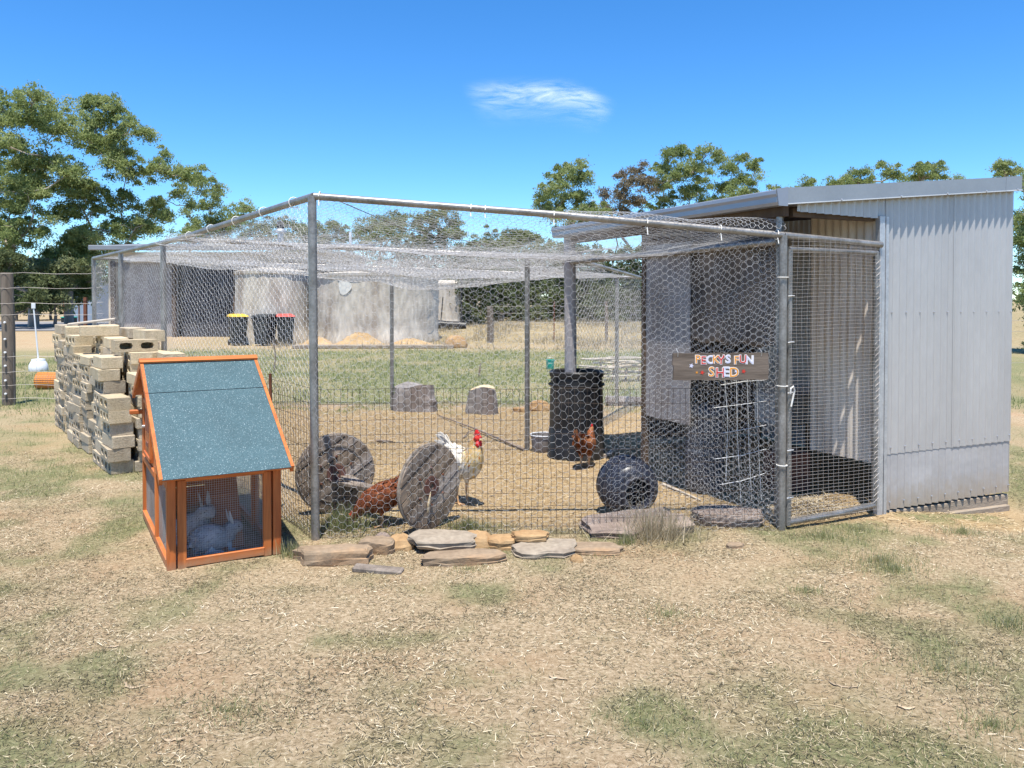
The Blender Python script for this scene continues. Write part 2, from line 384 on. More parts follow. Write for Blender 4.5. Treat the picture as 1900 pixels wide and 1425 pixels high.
class MB:
    """collects shapes and links them as one mesh"""
    def __init__(s): s.v = []; s.f = []; s.sm = []
    def add(s, V, F, smooth=False):
        n = len(s.v); s.v += [tuple(p) for p in V]
        s.f += [tuple(i + n for i in f) for f in F]; s.sm += [smooth] * len(F)
        return s
    def box(s, c, d, rot=None, bev=0.0):
        x, y, z = d[0] / 2, d[1] / 2, d[2] / 2
        if bev <= 0:
            V = [Vector((a * x, b_ * y, c_ * z)) for c_ in (-1, 1) for b_ in (-1, 1) for a in (-1, 1)]
            F = [(0, 2, 3, 1), (4, 5, 7, 6), (0, 1, 5, 4), (2, 6, 7, 3), (0, 4, 6, 2), (1, 3, 7, 5)]
        else:
            bm = bmesh.new(); bmesh.ops.create_cube(bm, size=1)
            for v in bm.verts: v.co = Vector((v.co.x * d[0], v.co.y * d[1], v.co.z * d[2]))
            bmesh.ops.bevel(bm, geom=bm.edges[:], offset=bev, segments=1, affect='EDGES')
            bm.verts.index_update()
            V = [v.co.copy() for v in bm.verts]; F = [[v.index for v in f.verts] for f in bm.faces]; bm.free()
        if rot is not None: V = [rot @ v for v in V]
        c = Vector(c); return s.add([v + c for v in V], F)
    def bar(s, p, q, w, h, bev=0.0, up=(0, 0, 1)):
        """box beam from p to q, w across, h along up"""
        p = Vector(p); q = Vector(q); d = q - p; x = d.normalized(); u = Vector(up)
        y = u.cross(x)
        if y.length < 1e-4: y = Vector((0, 1, 0)).cross(x)
        y.normalize(); z = x.cross(y)
        return s.box((p + q) / 2, (d.length, w, h), Matrix((x, y, z)).transposed(), bev)
    def tube(s, pts, r, n=8, caps=True, ell=1.0, up=(0, 0, 1)):
        pts = [Vector(p) for p in pts]
        if not hasattr(r, '__len__'): r = [r] * len(pts)
        V = []; F = []; prev = None
        for i, p in enumerate(pts):
            a = pts[max(i - 1, 0)]; c = pts[min(i + 1, len(pts) - 1)]
            t_ = (c - a).normalized()
            if prev is None:
                u = Vector(up) if abs(t_.dot(Vector(up))) < .95 else Vector((1, 0, 0))
                sx = t_.cross(u).normalized()
            else:
                sx = (prev - t_ * prev.dot(t_)).normalized()
            prev = sx; sy = sx.cross(t_)
            ra, rb = (r[i], r[i] * ell) if not hasattr(r[i], '__len__') else r[i]
            for k in range(n):
                an = 2 * math.pi * k / n
                V.append(p + sx * (ra * math.cos(an)) + sy * (rb * math.sin(an)))
        for i in range(len(pts) - 1):
            for k in range(n):
                a = i * n + k; b_ = i * n + (k + 1) % n
                F.append((a, b_, b_ + n, a + n))
        if caps:
            F.append(tuple(range(n))[::-1]); F.append(tuple((len(pts) - 1) * n + k for k in range(n)))
        return s.add(V, F, True)
    def lathe(s, prof, n=24, c=(0, 0, 0), rot=None, caps=True):
        V = []; F = []
        for r_, z in prof:
            for k in range(n):
                a = 2 * math.pi * k / n; V.append(Vector((r_ * math.cos(a), r_ * math.sin(a), z)))
        for i in range(len(prof) - 1):
            for k in range(n):
                a = i * n + k; b_ = i * n + (k + 1) % n
                F.append((a, b_, b_ + n, a + n))
        if caps:
            F.append(tuple(range(n))[::-1]); F.append(tuple((len(prof) - 1) * n + k for k in range(n)))
        if rot is not None: V = [rot @ v for v in V]
        c = Vector(c); return s.add([v + c for v in V], F, True)
    def prism(s, poly, y0, y1, plane='xz'):
        n = len(poly)
        if plane == 'xz': V = [(x, y0, z) for x, z in poly] + [(x, y1, z) for x, z in poly]
        elif plane == 'yz': V = [(y0, x, z) for x, z in poly] + [(y1, x, z) for x, z in poly]
        else: V = [(x, z, y0) for x, z in poly] + [(x, z, y1) for x, z in poly]
        F = [tuple(range(n)), tuple(range(2 * n - 1, n - 1, -1))]
        F += [(i, i + n, (i + 1) % n + n, (i + 1) % n) for i in range(n)]
        return s.add(V, F)
    def build(s, name, mat, parent=None, tint=None, fix=True):
        me = bpy.data.meshes.new(name); me.from_pydata([tuple(v) for v in s.v], [], s.f)
        me.polygons.foreach_set('use_smooth', s.sm); me.update()
        if fix:
            bm = bmesh.new(); bm.from_mesh(me); bmesh.ops.recalc_face_normals(bm, faces=bm.faces[:]); bm.to_mesh(me); bm.free()
        if tint is not None:
            a = me.attributes.new('tint', 'FLOAT', 'POINT'); a.data.foreach_set('value', np.asarray(tint, np.float32))
        if any(s.sm):
            try: me.set_sharp_from_angle(angle=R(38))
            except Exception: pass
        return put(name, me, mat, parent)

def wires(name, seg, r, mat, parent=None, n=3):
    """many straight wires (N,2,3) as thin prisms in one mesh"""
    seg = np.asarray(seg, float); p = seg[:, 0]; q = seg[:, 1]
    d = q - p; ln = np.linalg.norm(d, axis=1, keepdims=True); d = d / np.maximum(ln, 1e-9)
    ref = np.where(np.abs(d[:, 2:3]) < .9, np.array([[0, 0, 1.]]), np.array([[1., 0, 0]]))
    a = np.cross(d, ref); a /= np.linalg.norm(a, axis=1, keepdims=True); c = np.cross(d, a)
    V = []
    for end in (p, q):
        for k in range(n):
            an = 2 * math.pi * k / n
            V.append(end + r * (math.cos(an) * a + math.sin(an) * c))
    V = np.stack(V, 1)                                  # N, 2n, 3
    F = np.array([(k, (k + 1) % n, (k + 1) % n + n, k + n) for k in range(n)])
    F = (F[None] + (np.arange(len(seg)) * 2 * n)[:, None, None]).reshape(-1, 4)
    return put(name, arrays_mesh(name, V.reshape(-1, 3), F, smooth=True), mat, parent)

def hex_segments(Lu, Lv, cell, warp=.25, seed=0):
    H = cell; Wd = cell * 1.16; a = Wd * .42; cx = (Wd + a) / 2
    ni = int(Lu / cx) + 2; nj = int(Lv / H) + 2
    i, j = np.meshgrid(np.arange(-1, ni), np.arange(-1, nj), indexing='ij')
    X = (i * cx).ravel(); Y = (j * H + (i % 2) * H / 2).ravel()
    e = []
    for (x0, y0), (x1, y1) in (((-a / 2, H / 2), (a / 2, H / 2)), ((a / 2, H / 2), (Wd / 2, 0)), ((Wd / 2, 0), (a / 2, -H / 2))):
        e.append(np.stack([np.stack([X + x0, Y + y0], 1), np.stack([X + x1, Y + y1], 1)], 1))
    e = np.concatenate(e)
    def wp(P):
        x, y = P[..., 0], P[..., 1]
        dx = (fbm(x * 2.1, y * 2.1, seed + 20, 3) - .5) * warp * cell * 3.2
        dy = (fbm(x * 2.1, y * 2.1, seed + 30, 3) - .5) * warp * cell * 3.2
        jx = (vnoise(np.round(x / cell * 2.3), np.round(y / cell * 2.3), seed + 3) - .5) * cell * .16
        return np.stack([x + dx, y + dy + jx], -1)
    e = wp(e)
    ok = ((e[..., 0] >= 0) & (e[..., 0] <= Lu) & (e[..., 1] >= 0) & (e[..., 1] <= Lv)).all(1)
    return e[ok]
def lerp(a, b_, t): return np.asarray(a) * (1 - t) + np.asarray(b_) * t
def patch(p00, p10, p01, p11, extra=None, Lu=1.0, Lv=1.0):
    """bilinear sheet; u to p10, v to p01; extra(u,v) adds offsets"""
    P = [np.array(p, float) for p in (p00, p10, p01, p11)]
    def f(e):
        u = (e[..., 0] / Lu)[..., None]; v = (e[..., 1] / Lv)[..., None]
        q = P[0] * (1 - u) * (1 - v) + P[1] * u * (1 - v) + P[2] * (1 - u) * v + P[3] * u * v
        if extra is not None: q = q + extra(u[..., 0], v[..., 0])
        return q
    return f

def blade_mesh(P, h, w, lean, tint, seed=0, two=True):
    """grass blades: tapered bent strips; P (N,3)"""
    g = np.random.default_rng(seed); n = len(P)
    az = g.random(n) * 2 * math.pi; la = g.random(n) * 2 * math.pi
    side = np.stack([np.cos(az), np.sin(az), np.zeros(n)], 1) * (w / 2)[:, None]
    ld = np.stack([np.cos(la), np.sin(la), np.zeros(n)], 1) * (h * lean)[:, None]
    up = np.array([[0, 0, 1.]]) * (h * np.sqrt(np.maximum(.05, 1 - np.minimum(lean, .97) ** 2)))[:, None]
    b0 = P - side; b1 = P + side
    tp = P + up + ld
    V = np.stack([b0, b1, tp + side * .15, tp - side * .15], 1).reshape(-1, 3)
    return V, np.arange(n * 4).reshape(n, 4), np.repeat(tint, 4)
def straw_mesh(P, ln, w, tint, seed=0, pitch=.12):
    g = np.random.default_rng(seed); n = len(P)
    az = g.random(n) * 2 * math.pi; pt = (g.random(n) - .3) * pitch * 2
    d = np.stack([np.cos(az) * np.cos(pt), np.sin(az) * np.cos(pt), np.sin(pt)], 1) * (ln / 2)[:, None]
    s_ = np.stack([-np.sin(az), np.cos(az), (g.random(n) - .5) * .8], 1) * (w / 2)[:, None]
    bend = np.stack([-np.sin(az), np.cos(az), np.zeros(n)], 1) * ((g.random(n) - .5) * ln * .3)[:, None]
    V = np.stack([P - d - s_, P - d + s_, P + bend + s_, P + bend - s_, P + d + s_ * .5, P + d - s_ * .5], 1).reshape(-1, 3)
    F = np.array([(0, 1, 2, 3), (3, 2, 4, 5)])
    F = (F[None] + (np.arange(n) * 6)[:, None, None]).reshape(-1, 4)
    return V, F, np.repeat(tint, 6)

# ================================================================ layout of the place (metres, camera at the origin)
A = np.array((-1.31, 5.36)); G = np.array((1.87, 5.58))          # run: front corner post, gate post
BL = np.array((-6.15, 11.9)); BR = np.array((1.93, 12.1))        # run: far corners
ML = np.array((-3.35, 8.11)); MR = np.array((0.16, 8.5))         # run: middle rail
ZA, ZG, ZBL, ZBR, ZML, ZMR = 2.28, 2.04, 2.20, 1.92, 2.20, 2.05
LD = (BL - A) / np.linalg.norm(BL - A)
SH0 = np.array((1.90, 5.62)); SE = np.array((0.908, 0.419)); SN = np.array((-0.419, 0.908))   # shed frame
SH_ROT = math.atan2(SE[1], SE[0])
def shed_xy(s, w): return SH0 + SE * s + SN * w

def fields(x, y):
    """surveyed ground cover: chaff, living grass, dry pasture"""
    x = np.asarray(x, float); y = np.asarray(y, float)
    wob = (fbm(x * 2.3, y * 2.3, 40, 3) - .5) * .5
    left = ((x - A[0]) * LD[1] - (y - A[1]) * LD[0])                # >0 inside
    front = y - (A[1] + (x - A[0]) * .069)
    inside = sstep(-.1, .25, left + wob * .5) * sstep(-.05, .25, front + wob * .3) * sstep(-.5, .3, 11.7 - y + wob * 2) * sstep(-.3, .2, 4.2 - x)
    chaff = inside * (.75 + .25 * sstep(.4, .6, fbm(x * 1.7, y * 1.7, 41, 3)))
    n1 = fbm(x * .9, y * .9, 42, 4); n2 = fbm(x * 3.1, y * 3.1, 43, 4)
    fore = (1 - inside) * (1 - sstep(8, 12, y))
    g = fore * sstep(.44, .62, .55 * n1 + .45 * n2 + .05 * sstep(2, -3, x)) * .78
    g = g + fore * .10
    # greener tufts before the shed and at the run's foot
    ds = (x - SH0[0]) * SE[0] + (y - SH0[1]) * SE[1]; dw = (x - SH0[0]) * SN[0] + (y - SH0[1]) * SN[1]
    g = np.maximum(g, .9 * sstep(-.5, -.1, dw) * sstep(.05, -.1, dw) * sstep(-.1, .3, ds) * sstep(.40, .6, n2))
    g = np.maximum(g, .9 * np.exp(-(((x + 1.15) / .28) ** 2 + ((y - 5.75) / .3) ** 2)))
    g = np.maximum(g, .9 * np.exp(-(((x + .25) / .3) ** 2 + ((y - 5.62) / .12) ** 2)))
    g = np.maximum(g, .8 * np.exp(-(((x + 1.45) / .12) ** 2 + ((y - 5.1) / .12) ** 2)))
    lf = (1 - inside) * sstep(6, 8.5, y) * sstep(.2, -.6, left) * (1 - .3 * sstep(38, 46, y))
    g = np.maximum(g, lf * (.30 + .55 * sstep(.40, .62, .5 * n1 + .5 * n2)))
    bk = sstep(11.6, 12.6, y + wob) * (1 - sstep(24, 27.5, y + wob * 3)) * sstep(.15, 0, inside)
    g = np.maximum(g, bk * (.62 + .35 * sstep(.35, .6, n1)))
    g = np.maximum(g, sstep(11.0, 11.8, y + wob) * sstep(13, 12, y) * .6 * sstep(.45, .6, n2))
    rt = sstep(4.3, 5.5, x) * sstep(7.5, 10, y)
    g = np.maximum(g, rt * .5 * sstep(.4, .6, n1))
    dry = sstep(25, 29, y + wob * 3) * (1 - .75 * sstep(-10.5, -14, x)) + .35 * sstep(36, 42, y)
    dry = np.clip(dry, 0, 1); g = g * (1 - .55 * dry)
    return np.clip(chaff, 0, 1), np.clip(g, 0, 1), dry

# ---------------------------------------------------------------- ground: one sheet to the horizon
def axis(a0, a1, step, far0, far1):
    core = np.arange(a0, a1, step)
    lo = []; p = a0; s_ = step
    while p > far0: s_ *= 1.09; p -= s_; lo.append(p)
    hi = []; p = core[-1]; s_ = step
    while p < far1: s_ *= 1.06; p += s_; hi.append(p)
    return np.array(lo[::-1] + list(core) + hi)
gx = axis(-5.5, 5.5, .085, -1500, 1500); gy = axis(2.2, 12.0, .075, -300, 3000)
GX, GY = np.meshgrid(gx, gy, indexing='ij')
GZ = terrain(GX, GY)
ch, gr, dr = fields(GX, GY)
nx, ny = len(gx), len(gy)
idx = np.arange(nx * ny).reshape(nx, ny)
F = np.stack([idx[:-1, :-1], idx[1:, :-1], idx[1:, 1:], idx[:-1, 1:]], -1).reshape(-1, 4)
me = arrays_mesh('ground', np.stack([GX, GY, GZ], -1).reshape(-1, 3), F, smooth=True,
                 attrs={'chaff': ch.ravel(), 'green': gr.ravel(), 'dry': dr.ravel()})
tag(put('ground', me, 'ground'), kind='structure')
# gravel drive far on the left
dv = MB(); xs = np.linspace(-75, -19.5, 30)
V = []; 
for k, x in enumerate(xs):
    V += [(x, 40.5 + .4 * math.sin(x * .3), .035), (x, 57 + .5 * math.sin(x * .2), .035)]
dv.add(V, [(2 * k, 2 * k + 2, 2 * k + 3, 2 * k + 1) for k in range(len(xs) - 1)])
tag(dv.build('driveway', 'road'), kind='structure')

# ---------------------------------------------------------------- clouds: one thin high wisp
m, t, b = new_mat('cloud'); N = t.nodes; L = t.links
N.remove(b)
tc = N.new('ShaderNodeTexCoord'); mp = N.new('ShaderNodeMapping'); mp.inputs['Scale'].default_value = (2.4, 5.0, 1)
mp.inputs['Rotation'].default_value = (0, 0, R(14))
L.new(tc.outputs['Generated'], mp.inputs[0])
nz = N.new('ShaderNodeTexNoise'); nz.inputs['Scale'].default_value = 1.6; nz.inputs['Detail'].default_value = 12; nz.inputs['Roughness'].default_value = .68
nz.inputs['Distortion'].default_value = .6
L.new(mp.outputs[0], nz.inputs['Vector'])
at_ = N.new('ShaderNodeAttribute'); at_.attribute_name = 'tint'
mu = N.new('ShaderNodeMath'); mu.operation = 'MULTIPLY'; 
mr = N.new('ShaderNodeMapRange'); mr.inputs['From Min'].default_value = .36; mr.inputs['From Max'].default_value = .80; mr.inputs['To Max'].default_value = .52
L.new(nz.outputs['Fac'], mr.inputs[0]); L.new(mr.outputs[0], mu.inputs[0]); L.new(at_.outputs['Fac'], mu.inputs[1])
df = N.new('ShaderNodeBsdfTranslucent'); df.inputs[0].default_value = (.95, .95, .95, 1)
d2 = N.new('ShaderNodeBsdfDiffuse'); d2.inputs[0].default_value = (.95, .95, .95, 1)
ad = N.new('ShaderNodeMixShader'); ad.inputs[0].default_value = .75; L.new(d2.outputs[0], ad.inputs[1]); L.new(df.outputs[0], ad.inputs[2])
tp = N.new('ShaderNodeBsdfTransparent'); mx = N.new('ShaderNodeMixShader')
L.new(mu.outputs[0], mx.inputs[0]); L.new(tp.outputs[0], mx.inputs[1]); L.new(ad.outputs[0], mx.inputs[2])
L.new(mx.outputs[0], N['Material Output'].inputs[0])
cu, cv = np.meshgrid(np.linspace(-1, 1, 61), np.linspace(-1, 1, 41), indexing='ij')
bow = cv + .42 * (1 - cu ** 2) - .15 - .18 * cu                  # sickle-shaped lower rim
cm = sstep(-.62, -.25, bow) * sstep(1.0, -.2, bow) * sstep(1.0, .55, np.abs(cu)) * (1 - .35 * sstep(.0, .8, bow))
wisp = cm * (.45 + .55 * np.exp(-((bow + .18) / .25) ** 2))
c0 = Vector(at(1005, 204, 1600))
CX = c0.x + cu * 150 + cv * 8; CY = c0.y + cv * 330; CZ = c0.z + cv * 14 + 6 * np.sin(cu * 3) - 8 * cu
ii = np.arange(61 * 41).reshape(61, 41)
F = np.stack([ii[:-1, :-1], ii[1:, :-1], ii[1:, 1:], ii[:-1, 1:]], -1).reshape(-1, 4)
co = put('cloud', arrays_mesh('cloud', np.stack([CX, CY, CZ], -1).reshape(-1, 3), F, True, tint=wisp.ravel()), 'cloud')
tag(co, kind='structure'); co.visible_shadow = True

# ================================================================ the shed
def corr_mesh(x0, x1, zb, zt, per=.076, amp=.0125, sub=8, y=0.0):
    """corrugated sheet along x; zb(x), zt(x) its bottom and top edges"""
    n = max(2, int((x1 - x0) / per * sub)); X = np.linspace(x0, x1, n + 1)
    Yc = y + amp * np.cos(2 * math.pi * X / per)
    rows = 9
    V = []
    for r_ in range(rows):
        k = r_ / (rows - 1)
        zz = np.array([zb(x) * (1 - k) + zt(x) * k for x in X])
        V.append(np.stack([X, Yc, zz], 1))
    V = np.concatenate(V)
    m_ = n + 1; F = []
    for r_ in range(rows - 1):
        for i in range(n): F.append((r_ * m_ + i, r_ * m_ + i + 1, (r_ + 1) * m_ + i + 1, (r_ + 1) * m_ + i))
    me = arrays_mesh('corrugated_sheet', V, F, True)
    return me
def sheet(name, mat, parent, x0, x1, zb, zt, loc=(0, 0, 0), rz=0.0, per=.076, amp=.0125, thick=.0012):
    zb_ = zb if callable(zb) else (lambda x: zb); zt_ = zt if callable(zt) else (lambda x: zt)
    me = corr_mesh(x0, x1, zb_, zt_, per, amp)
    o = put(name, me, mat, parent); o.location = loc; o.rotation_euler = (0, 0, rz)
    md = o.modifiers.new('thickness', 'SOLIDIFY'); md.thickness = thick; md.use_rim = False
    return o
SZ = 0.0
shed = thing('corrugated_shed', 'grey corrugated iron shed with skillion roof at the right of the chicken run', 'shed',
             (SH0[0], SH0[1], SZ), SH_ROT)
SW, SDP = 2.44, 3.15                                # shed width along the front, depth
roof_z = lambda s: 2.345 + (2.575 - 2.345) * s / SW
wall_top = lambda s: roof_z(s) - .07
# front wall: two long sheets, a lower strip, a lintel strip over the doorway
sheet('wall_sheet', 'sheet', shed, .95, 1.71, .435, wall_top, (0, 0, 0))
sheet('wall_sheet', 'sheet', shed, 1.70, 2.44, .435, wall_top, (0, -.004, 0))
sheet('wall_sheet', 'sheet_low', shed, .95, 2.44, .015, .47, (0, .004, 0))
sheet('wall_sheet', 'sheet', shed, .10, .96, lambda x: 2.215 - .02 * x, wall_top, (0, .003, 0))
# right, back and partition walls
sheet('wall_sheet', 'sheet', shed, 0, SDP, .02, roof_z(SW) - .08, (SW, 0.01, 0), R(90))
sheet('wall_sheet', 'sheet', shed, .95, SW, .02, lambda x: roof_z(x) - .08, (0, SDP, 0))
sheet('partition_sheet', 'sheet_in', shed, .04, .72, .36, 2.32, (.945, 0, 0), R(90))
bw = MB()
for k in range(14):
    MB().box((.995 + k * .105, 3.02, 1.18), (.1, .02, 2.2)).build('back_board', 'dark_wood', shed)
# posts and frame
fr = MB().box((.915, .0, 1.1), (.055, .045, 2.23), bev=.004); fr.build('door_jamb', 'galv', shed)
fr = MB().box((.968, -.013, 1.1), (.03, .012, 2.22)); fr.build('edge_flashing', 'galv', shed)
MB().tube([(0, .06, 0), (0, .06, 2.26)], .024, 10).build('post', 'galv_pipe', shed)
MB().box((0, 1.71, 1.1), (.05, .05, 2.2)).build('post', 'dark_wood', shed)
MB().tube([(0.0, 3.08, 0), (0.0, 3.08, 1.2), (-.012, 3.08, 2.24)], .062, 14).build('post', 'pvc', shed)
MB().bar((0, 0, 2.22), (0, SDP, 2.22), .05, .09).build('beam', 'dark_wood', shed)
MB().bar((.1, .06, 2.21), (.9, .06, 2.21), .045, .06).build('beam', 'dark_wood', shed)
for w_ in (1.05, 2.1):
    MB().bar((0, w_, 2.26), (SW, w_, roof_z(SW) - .09), .04, .08).build('rafter', 'dark_wood', shed)
MB().box((-.004, 1.38, 1.32), (.012, .64, 1.50)).build('side_panel', 'dirty_board', shed)
sc_ = MB(); V = []; F = []
for i in range(25):
    for j in range(21):
        w_ = .03 + 1.06 * i / 24; z = 1.26 + .98 * j / 20
        V.append((.012 + .018 * math.sin(i * .7 + j * .3) * math.sin(j * .5) - .03 * math.sin(math.pi * i / 24) * (1 - j / 20), w_, z + .012 * math.sin(i * .9) * (1 - j / 20)))
for i in range(24):
    for j in range(20):
        F.append((i * 21 + j, i * 21 + j + 1, (i + 1) * 21 + j + 1, (i + 1) * 21 + j))
o = MB().add(V, F, True).build('shade_cloth', 'shade_cloth', shed)
o.modifiers.new('thickness', 'SOLIDIFY').thickness = .002
# roof: corrugated along the slope, barge capping on the front, gutter on the low side
def roof_sheet():
    per, n = .076, int(SDP + .16)
    Y = np.linspace(-.055, SDP + .06, int((SDP + .12) / per * 6)); Xs = np.linspace(-.05, SW - .002, 6)
    V = []
    for x in Xs:
        V.append(np.stack([np.full_like(Y, x), Y, roof_z(x) - .005 + .008 * np.cos(2 * math.pi * Y / per)], 1))
    m_ = len(Y); F = [(i * m_ + k, (i + 1) * m_ + k, (i + 1) * m_ + k + 1, i * m_ + k + 1) for i in range(5) for k in range(m_ - 1)]
    o = put('roof_sheet', arrays_mesh('roof_sheet', np.concatenate(V), F, True), 'sheet', shed)
    md = o.modifiers.new('thickness', 'SOLIDIFY'); md.thickness = .0015; md.use_rim = False
roof_sheet()
def sheared(name, prof, y, mat, s0, s1):
    """profile (dy, dz) swept along the front slope"""
    V = []; 
    for s in (s0, s1):
        V += [(s, y + dy, roof_z(s) + dz) for dy, dz in prof]
    n = len(prof); F = [(k, (k + 1) % n, n + (k + 1) % n, n + k) for k in range(n)] + [tuple(range(n))[::-1], tuple(range(n, 2 * n))]
    return MB().add(V, F).build(name, mat, shed)
sheared('barge_capping', [(-.062, .022), (-.058, -.085), (-.070, -.092), (-.066, -.096), (-.048, -.086), (-.05, .012), (.10, .012), (.10, .022)], 0, 'fascia', -.06, 2.25)
sheared('barge_capping', [(-.064, .025), (-.060, -.084), (-.072, -.093), (-.066, -.097), (-.048, -.084), (-.05, .014), (.10, .014), (.10, .025)], 0, 'fascia', 2.245, SW + .002)
gz = roof_z(0)
gp = [(-.145, gz + .0), (-.150, gz - .006), (-.152, gz - .03), (-.140, gz - .05), (-.140, gz - .085), (-.125, gz - .105), (-.05, gz - .105), (-.05, gz + .0), (-.056, gz + .0), (-.056, gz - .098), (-.122, gz - .098), (-.134, gz - .083), (-.134, gz - .01)]
MB().prism(gp, -.065, SDP + .08, 'xz').build('gutter', 'gutter', shed)
MB().prism([(-.15, gz + .004), (-.05, gz + .02), (-.05, gz - .11), (-.13, gz - .11)], -.072, -.066, 'xz').build('gutter_end', 'gutter', shed)
# roofing screws
def screws(rows):
    mb = MB()
    for s, z, y in rows:
        mb.lathe([(.0075, 0), (.0075, .004), (.004, .006), (.004, .010)], 6, (s, y, z), Matrix.Rotation(R(90), 3, 'X'))
    return mb
rows = []
for k in range(10):
    s = 1.026 + k * .152
    if s < SW - .02: rows += [(s, 1.50, -.0132), (s, .487, -.0132), (s, .075, -.0092)]
for s in (.45, 1.05, 1.55, 2.0, 2.38): rows.append((s, roof_z(s) - .082, -.066))
tag(screws(rows).build('screws', 'screw', shed), kind='stuff')
# base: weathered sleepers under the sheets
for x0, x1, zt in ((.95, 1.72, 0.005), (1.725, 2.43, 0.004)):
    o = MB().bar((x0, .035, zt - .06), (x1, .035, zt - .075), .05, .12, .006).build('base_sleeper', 'sleeper', shed)
o = MB().bar((1.45, -.0, -.115), (2.40, -.0, -.135), .05, .09, .006).build('base_sleeper', 'sleeper', shed)
MB().box((.5, .10, -.005), (.85, .08, .05), bev=.01).build('threshold', 'sleeper', shed)

def shed_thing(name, label, cat, s, w, z=0.0, rz=0.0, group=None):
    p = shed_xy(s, w); return thing(name, label, cat, (p[0], p[1], z), SH_ROT + rz, group)
# things kept in the shed
t_ = shed_thing('nest_box', 'whitish box seen low through the gate mesh behind the partition', 'box', 1.5, 1.6, .42)
MB().box((0, 0, .13), (.4, .35, .26), bev=.008).build('body', 'nest_white', t_)
MB().box((0, 0, .275), (.43, .38, .025), bev=.006).build('lid', 'nest_white', t_)
for sx in (-.17, .17):
    for sy in (-.14, .14): MB().box((sx, sy, -.21), (.03, .03, .42)).build('leg', 'dark_wood', t_)
t_ = shed_thing('wooden_crate', 'red brown wooden crate just inside the gate', 'crate', .84, .86, .0)
for k in range(3):
    MB().box((0, -.13, .06 + k * .11), (.26, .015, .1), bev=.003).build('slat', 'brown_box', t_)
    MB().box((0, .13, .06 + k * .11), (.26, .015, .1), bev=.003).build('slat', 'brown_box', t_)
    MB().box((-.13, 0, .06 + k * .11), (.015, .24, .1), bev=.003).build('slat', 'brown_box', t_)
    MB().box((.13, 0, .06 + k * .11), (.015, .24, .1), bev=.003).build('slat', 'brown_box', t_)
MB().box((0, 0, .012), (.25, .25, .012)).build('floor', 'brown_box', t_)
t_ = shed_thing('feed_drum', 'dark grey feed drum standing in the shade behind the gate post', 'drum', .22, 1.15, 0)
MB().lathe([(.14, 0), (.155, .02), (.155, .3), (.165, .31), (.165, .34), (.155, .35), (.155, .62), (.165, .63), (.16, .66)], 22).build('body', 'grey_drum', t_)
MB().lathe([(.172, .64), (.172, .68), (.15, .70), (.03, .71), (.03, .73), (.01, .735)], 22).build('lid', 'grey_drum', t_)
# loose straw spilled at the doorway
g = np.random.default_rng(5); n = 2600
ss = g.normal(.45, .18, n); ww = np.abs(g.normal(.22, .16, n)); hh = .10 * np.exp(-((ss - .45) / .2) ** 2 - ((ww - .26) / .16) ** 2)
ok = (ss > .08) & (ss < .88) & (ww > .07)
pp = SH0[None] + ss[ok, None] * SE[None] + ww[ok, None] * SN[None]
P = np.column_stack([pp, terrain(pp[:, 0], pp[:, 1]) + g.random(ok.sum()) * (hh[ok] + .012)])
V, F, T = straw_mesh(P, g.uniform(.05, .14, len(P)), np.full(len(P), .004), .45 + .55 * g.random(len(P)), 6, .35)
tag(put('straw_heap', arrays_mesh('straw_heap', V, F, tint=T), 'straw'), 'golden straw spilled on the floor behind the gate', 'straw', kind='stuff')

# ================================================================ the chicken run
run = thing('chicken_run', 'tall wire netted chicken run with galvanised pipe frame beside the shed', 'run', (A[0], A[1], 0))
RO = np.array((A[0], A[1], 0.0))
def loc(p): return tuple(np.asarray(p, float) - RO)
def v3(p, z): return (p[0], p[1], z)
def pipe(name, pts, r, mat='galv_pipe', n=10): return MB().tube([loc(p) for p in pts], r, n).build(name, mat, run)
pipe('post', [v3(A, tz(*A) - .03), v3(A + (-.012, 0), ZA)], .0285, n=14)
pipe('post', [v3(G, tz(*G) - .03), v3(G, ZG)], .0265, n=14)
pipe('rail', [v3(A, ZA), v3(A * .5 + G * .5, (ZA + ZG) / 2 + .012), v3(G, ZG)], .024, n=12)
pipe('rail', [v3(A, ZA), v3(ML, ZML), v3(BL, ZBL)], .025, n=12)
pipe('rail', [v3(ML, ZML), v3(MR, ZMR), (.55, 8.5, 2.03)], .023)
pipe('rail', [v3(BL, ZBL), (-1.77, 11.9, 2.06), v3(BR, ZBR)], .023)
pipe('rail', [(.55, 8.5, 2.05), v3(BR, ZBR)], .022)
G2 = shed_xy(.90, -.02)
pipe('rail', [v3(G, ZG), (G2[0], G2[1], 2.00)], .024, n=12)
pipe('rail', [(G[0] - .02, G[1] + .05, 2.0), (.55, 8.5, 1.98)], .026)
pipe('post', [(-1.77, 11.9, 0), (-1.77, 11.9, 2.06)], .028)
pipe('post', [v3(MR, 0), v3(MR, ZMR)], .028)
pipe('post', [(1.57, 12.1, 0), (1.57, 12.1, 1.93)], .028)
pipe('post', [v3(BL, 0), v3(BL, ZBL)], .03)
p300 = A + LD * 4.02
pipe('post', [v3(p300, 0), v3(p300, 2.2)], .028)
pipe('post', [v3(A + LD * 6.2, 0), v3(A + LD * 6.2, 2.2)], .03)
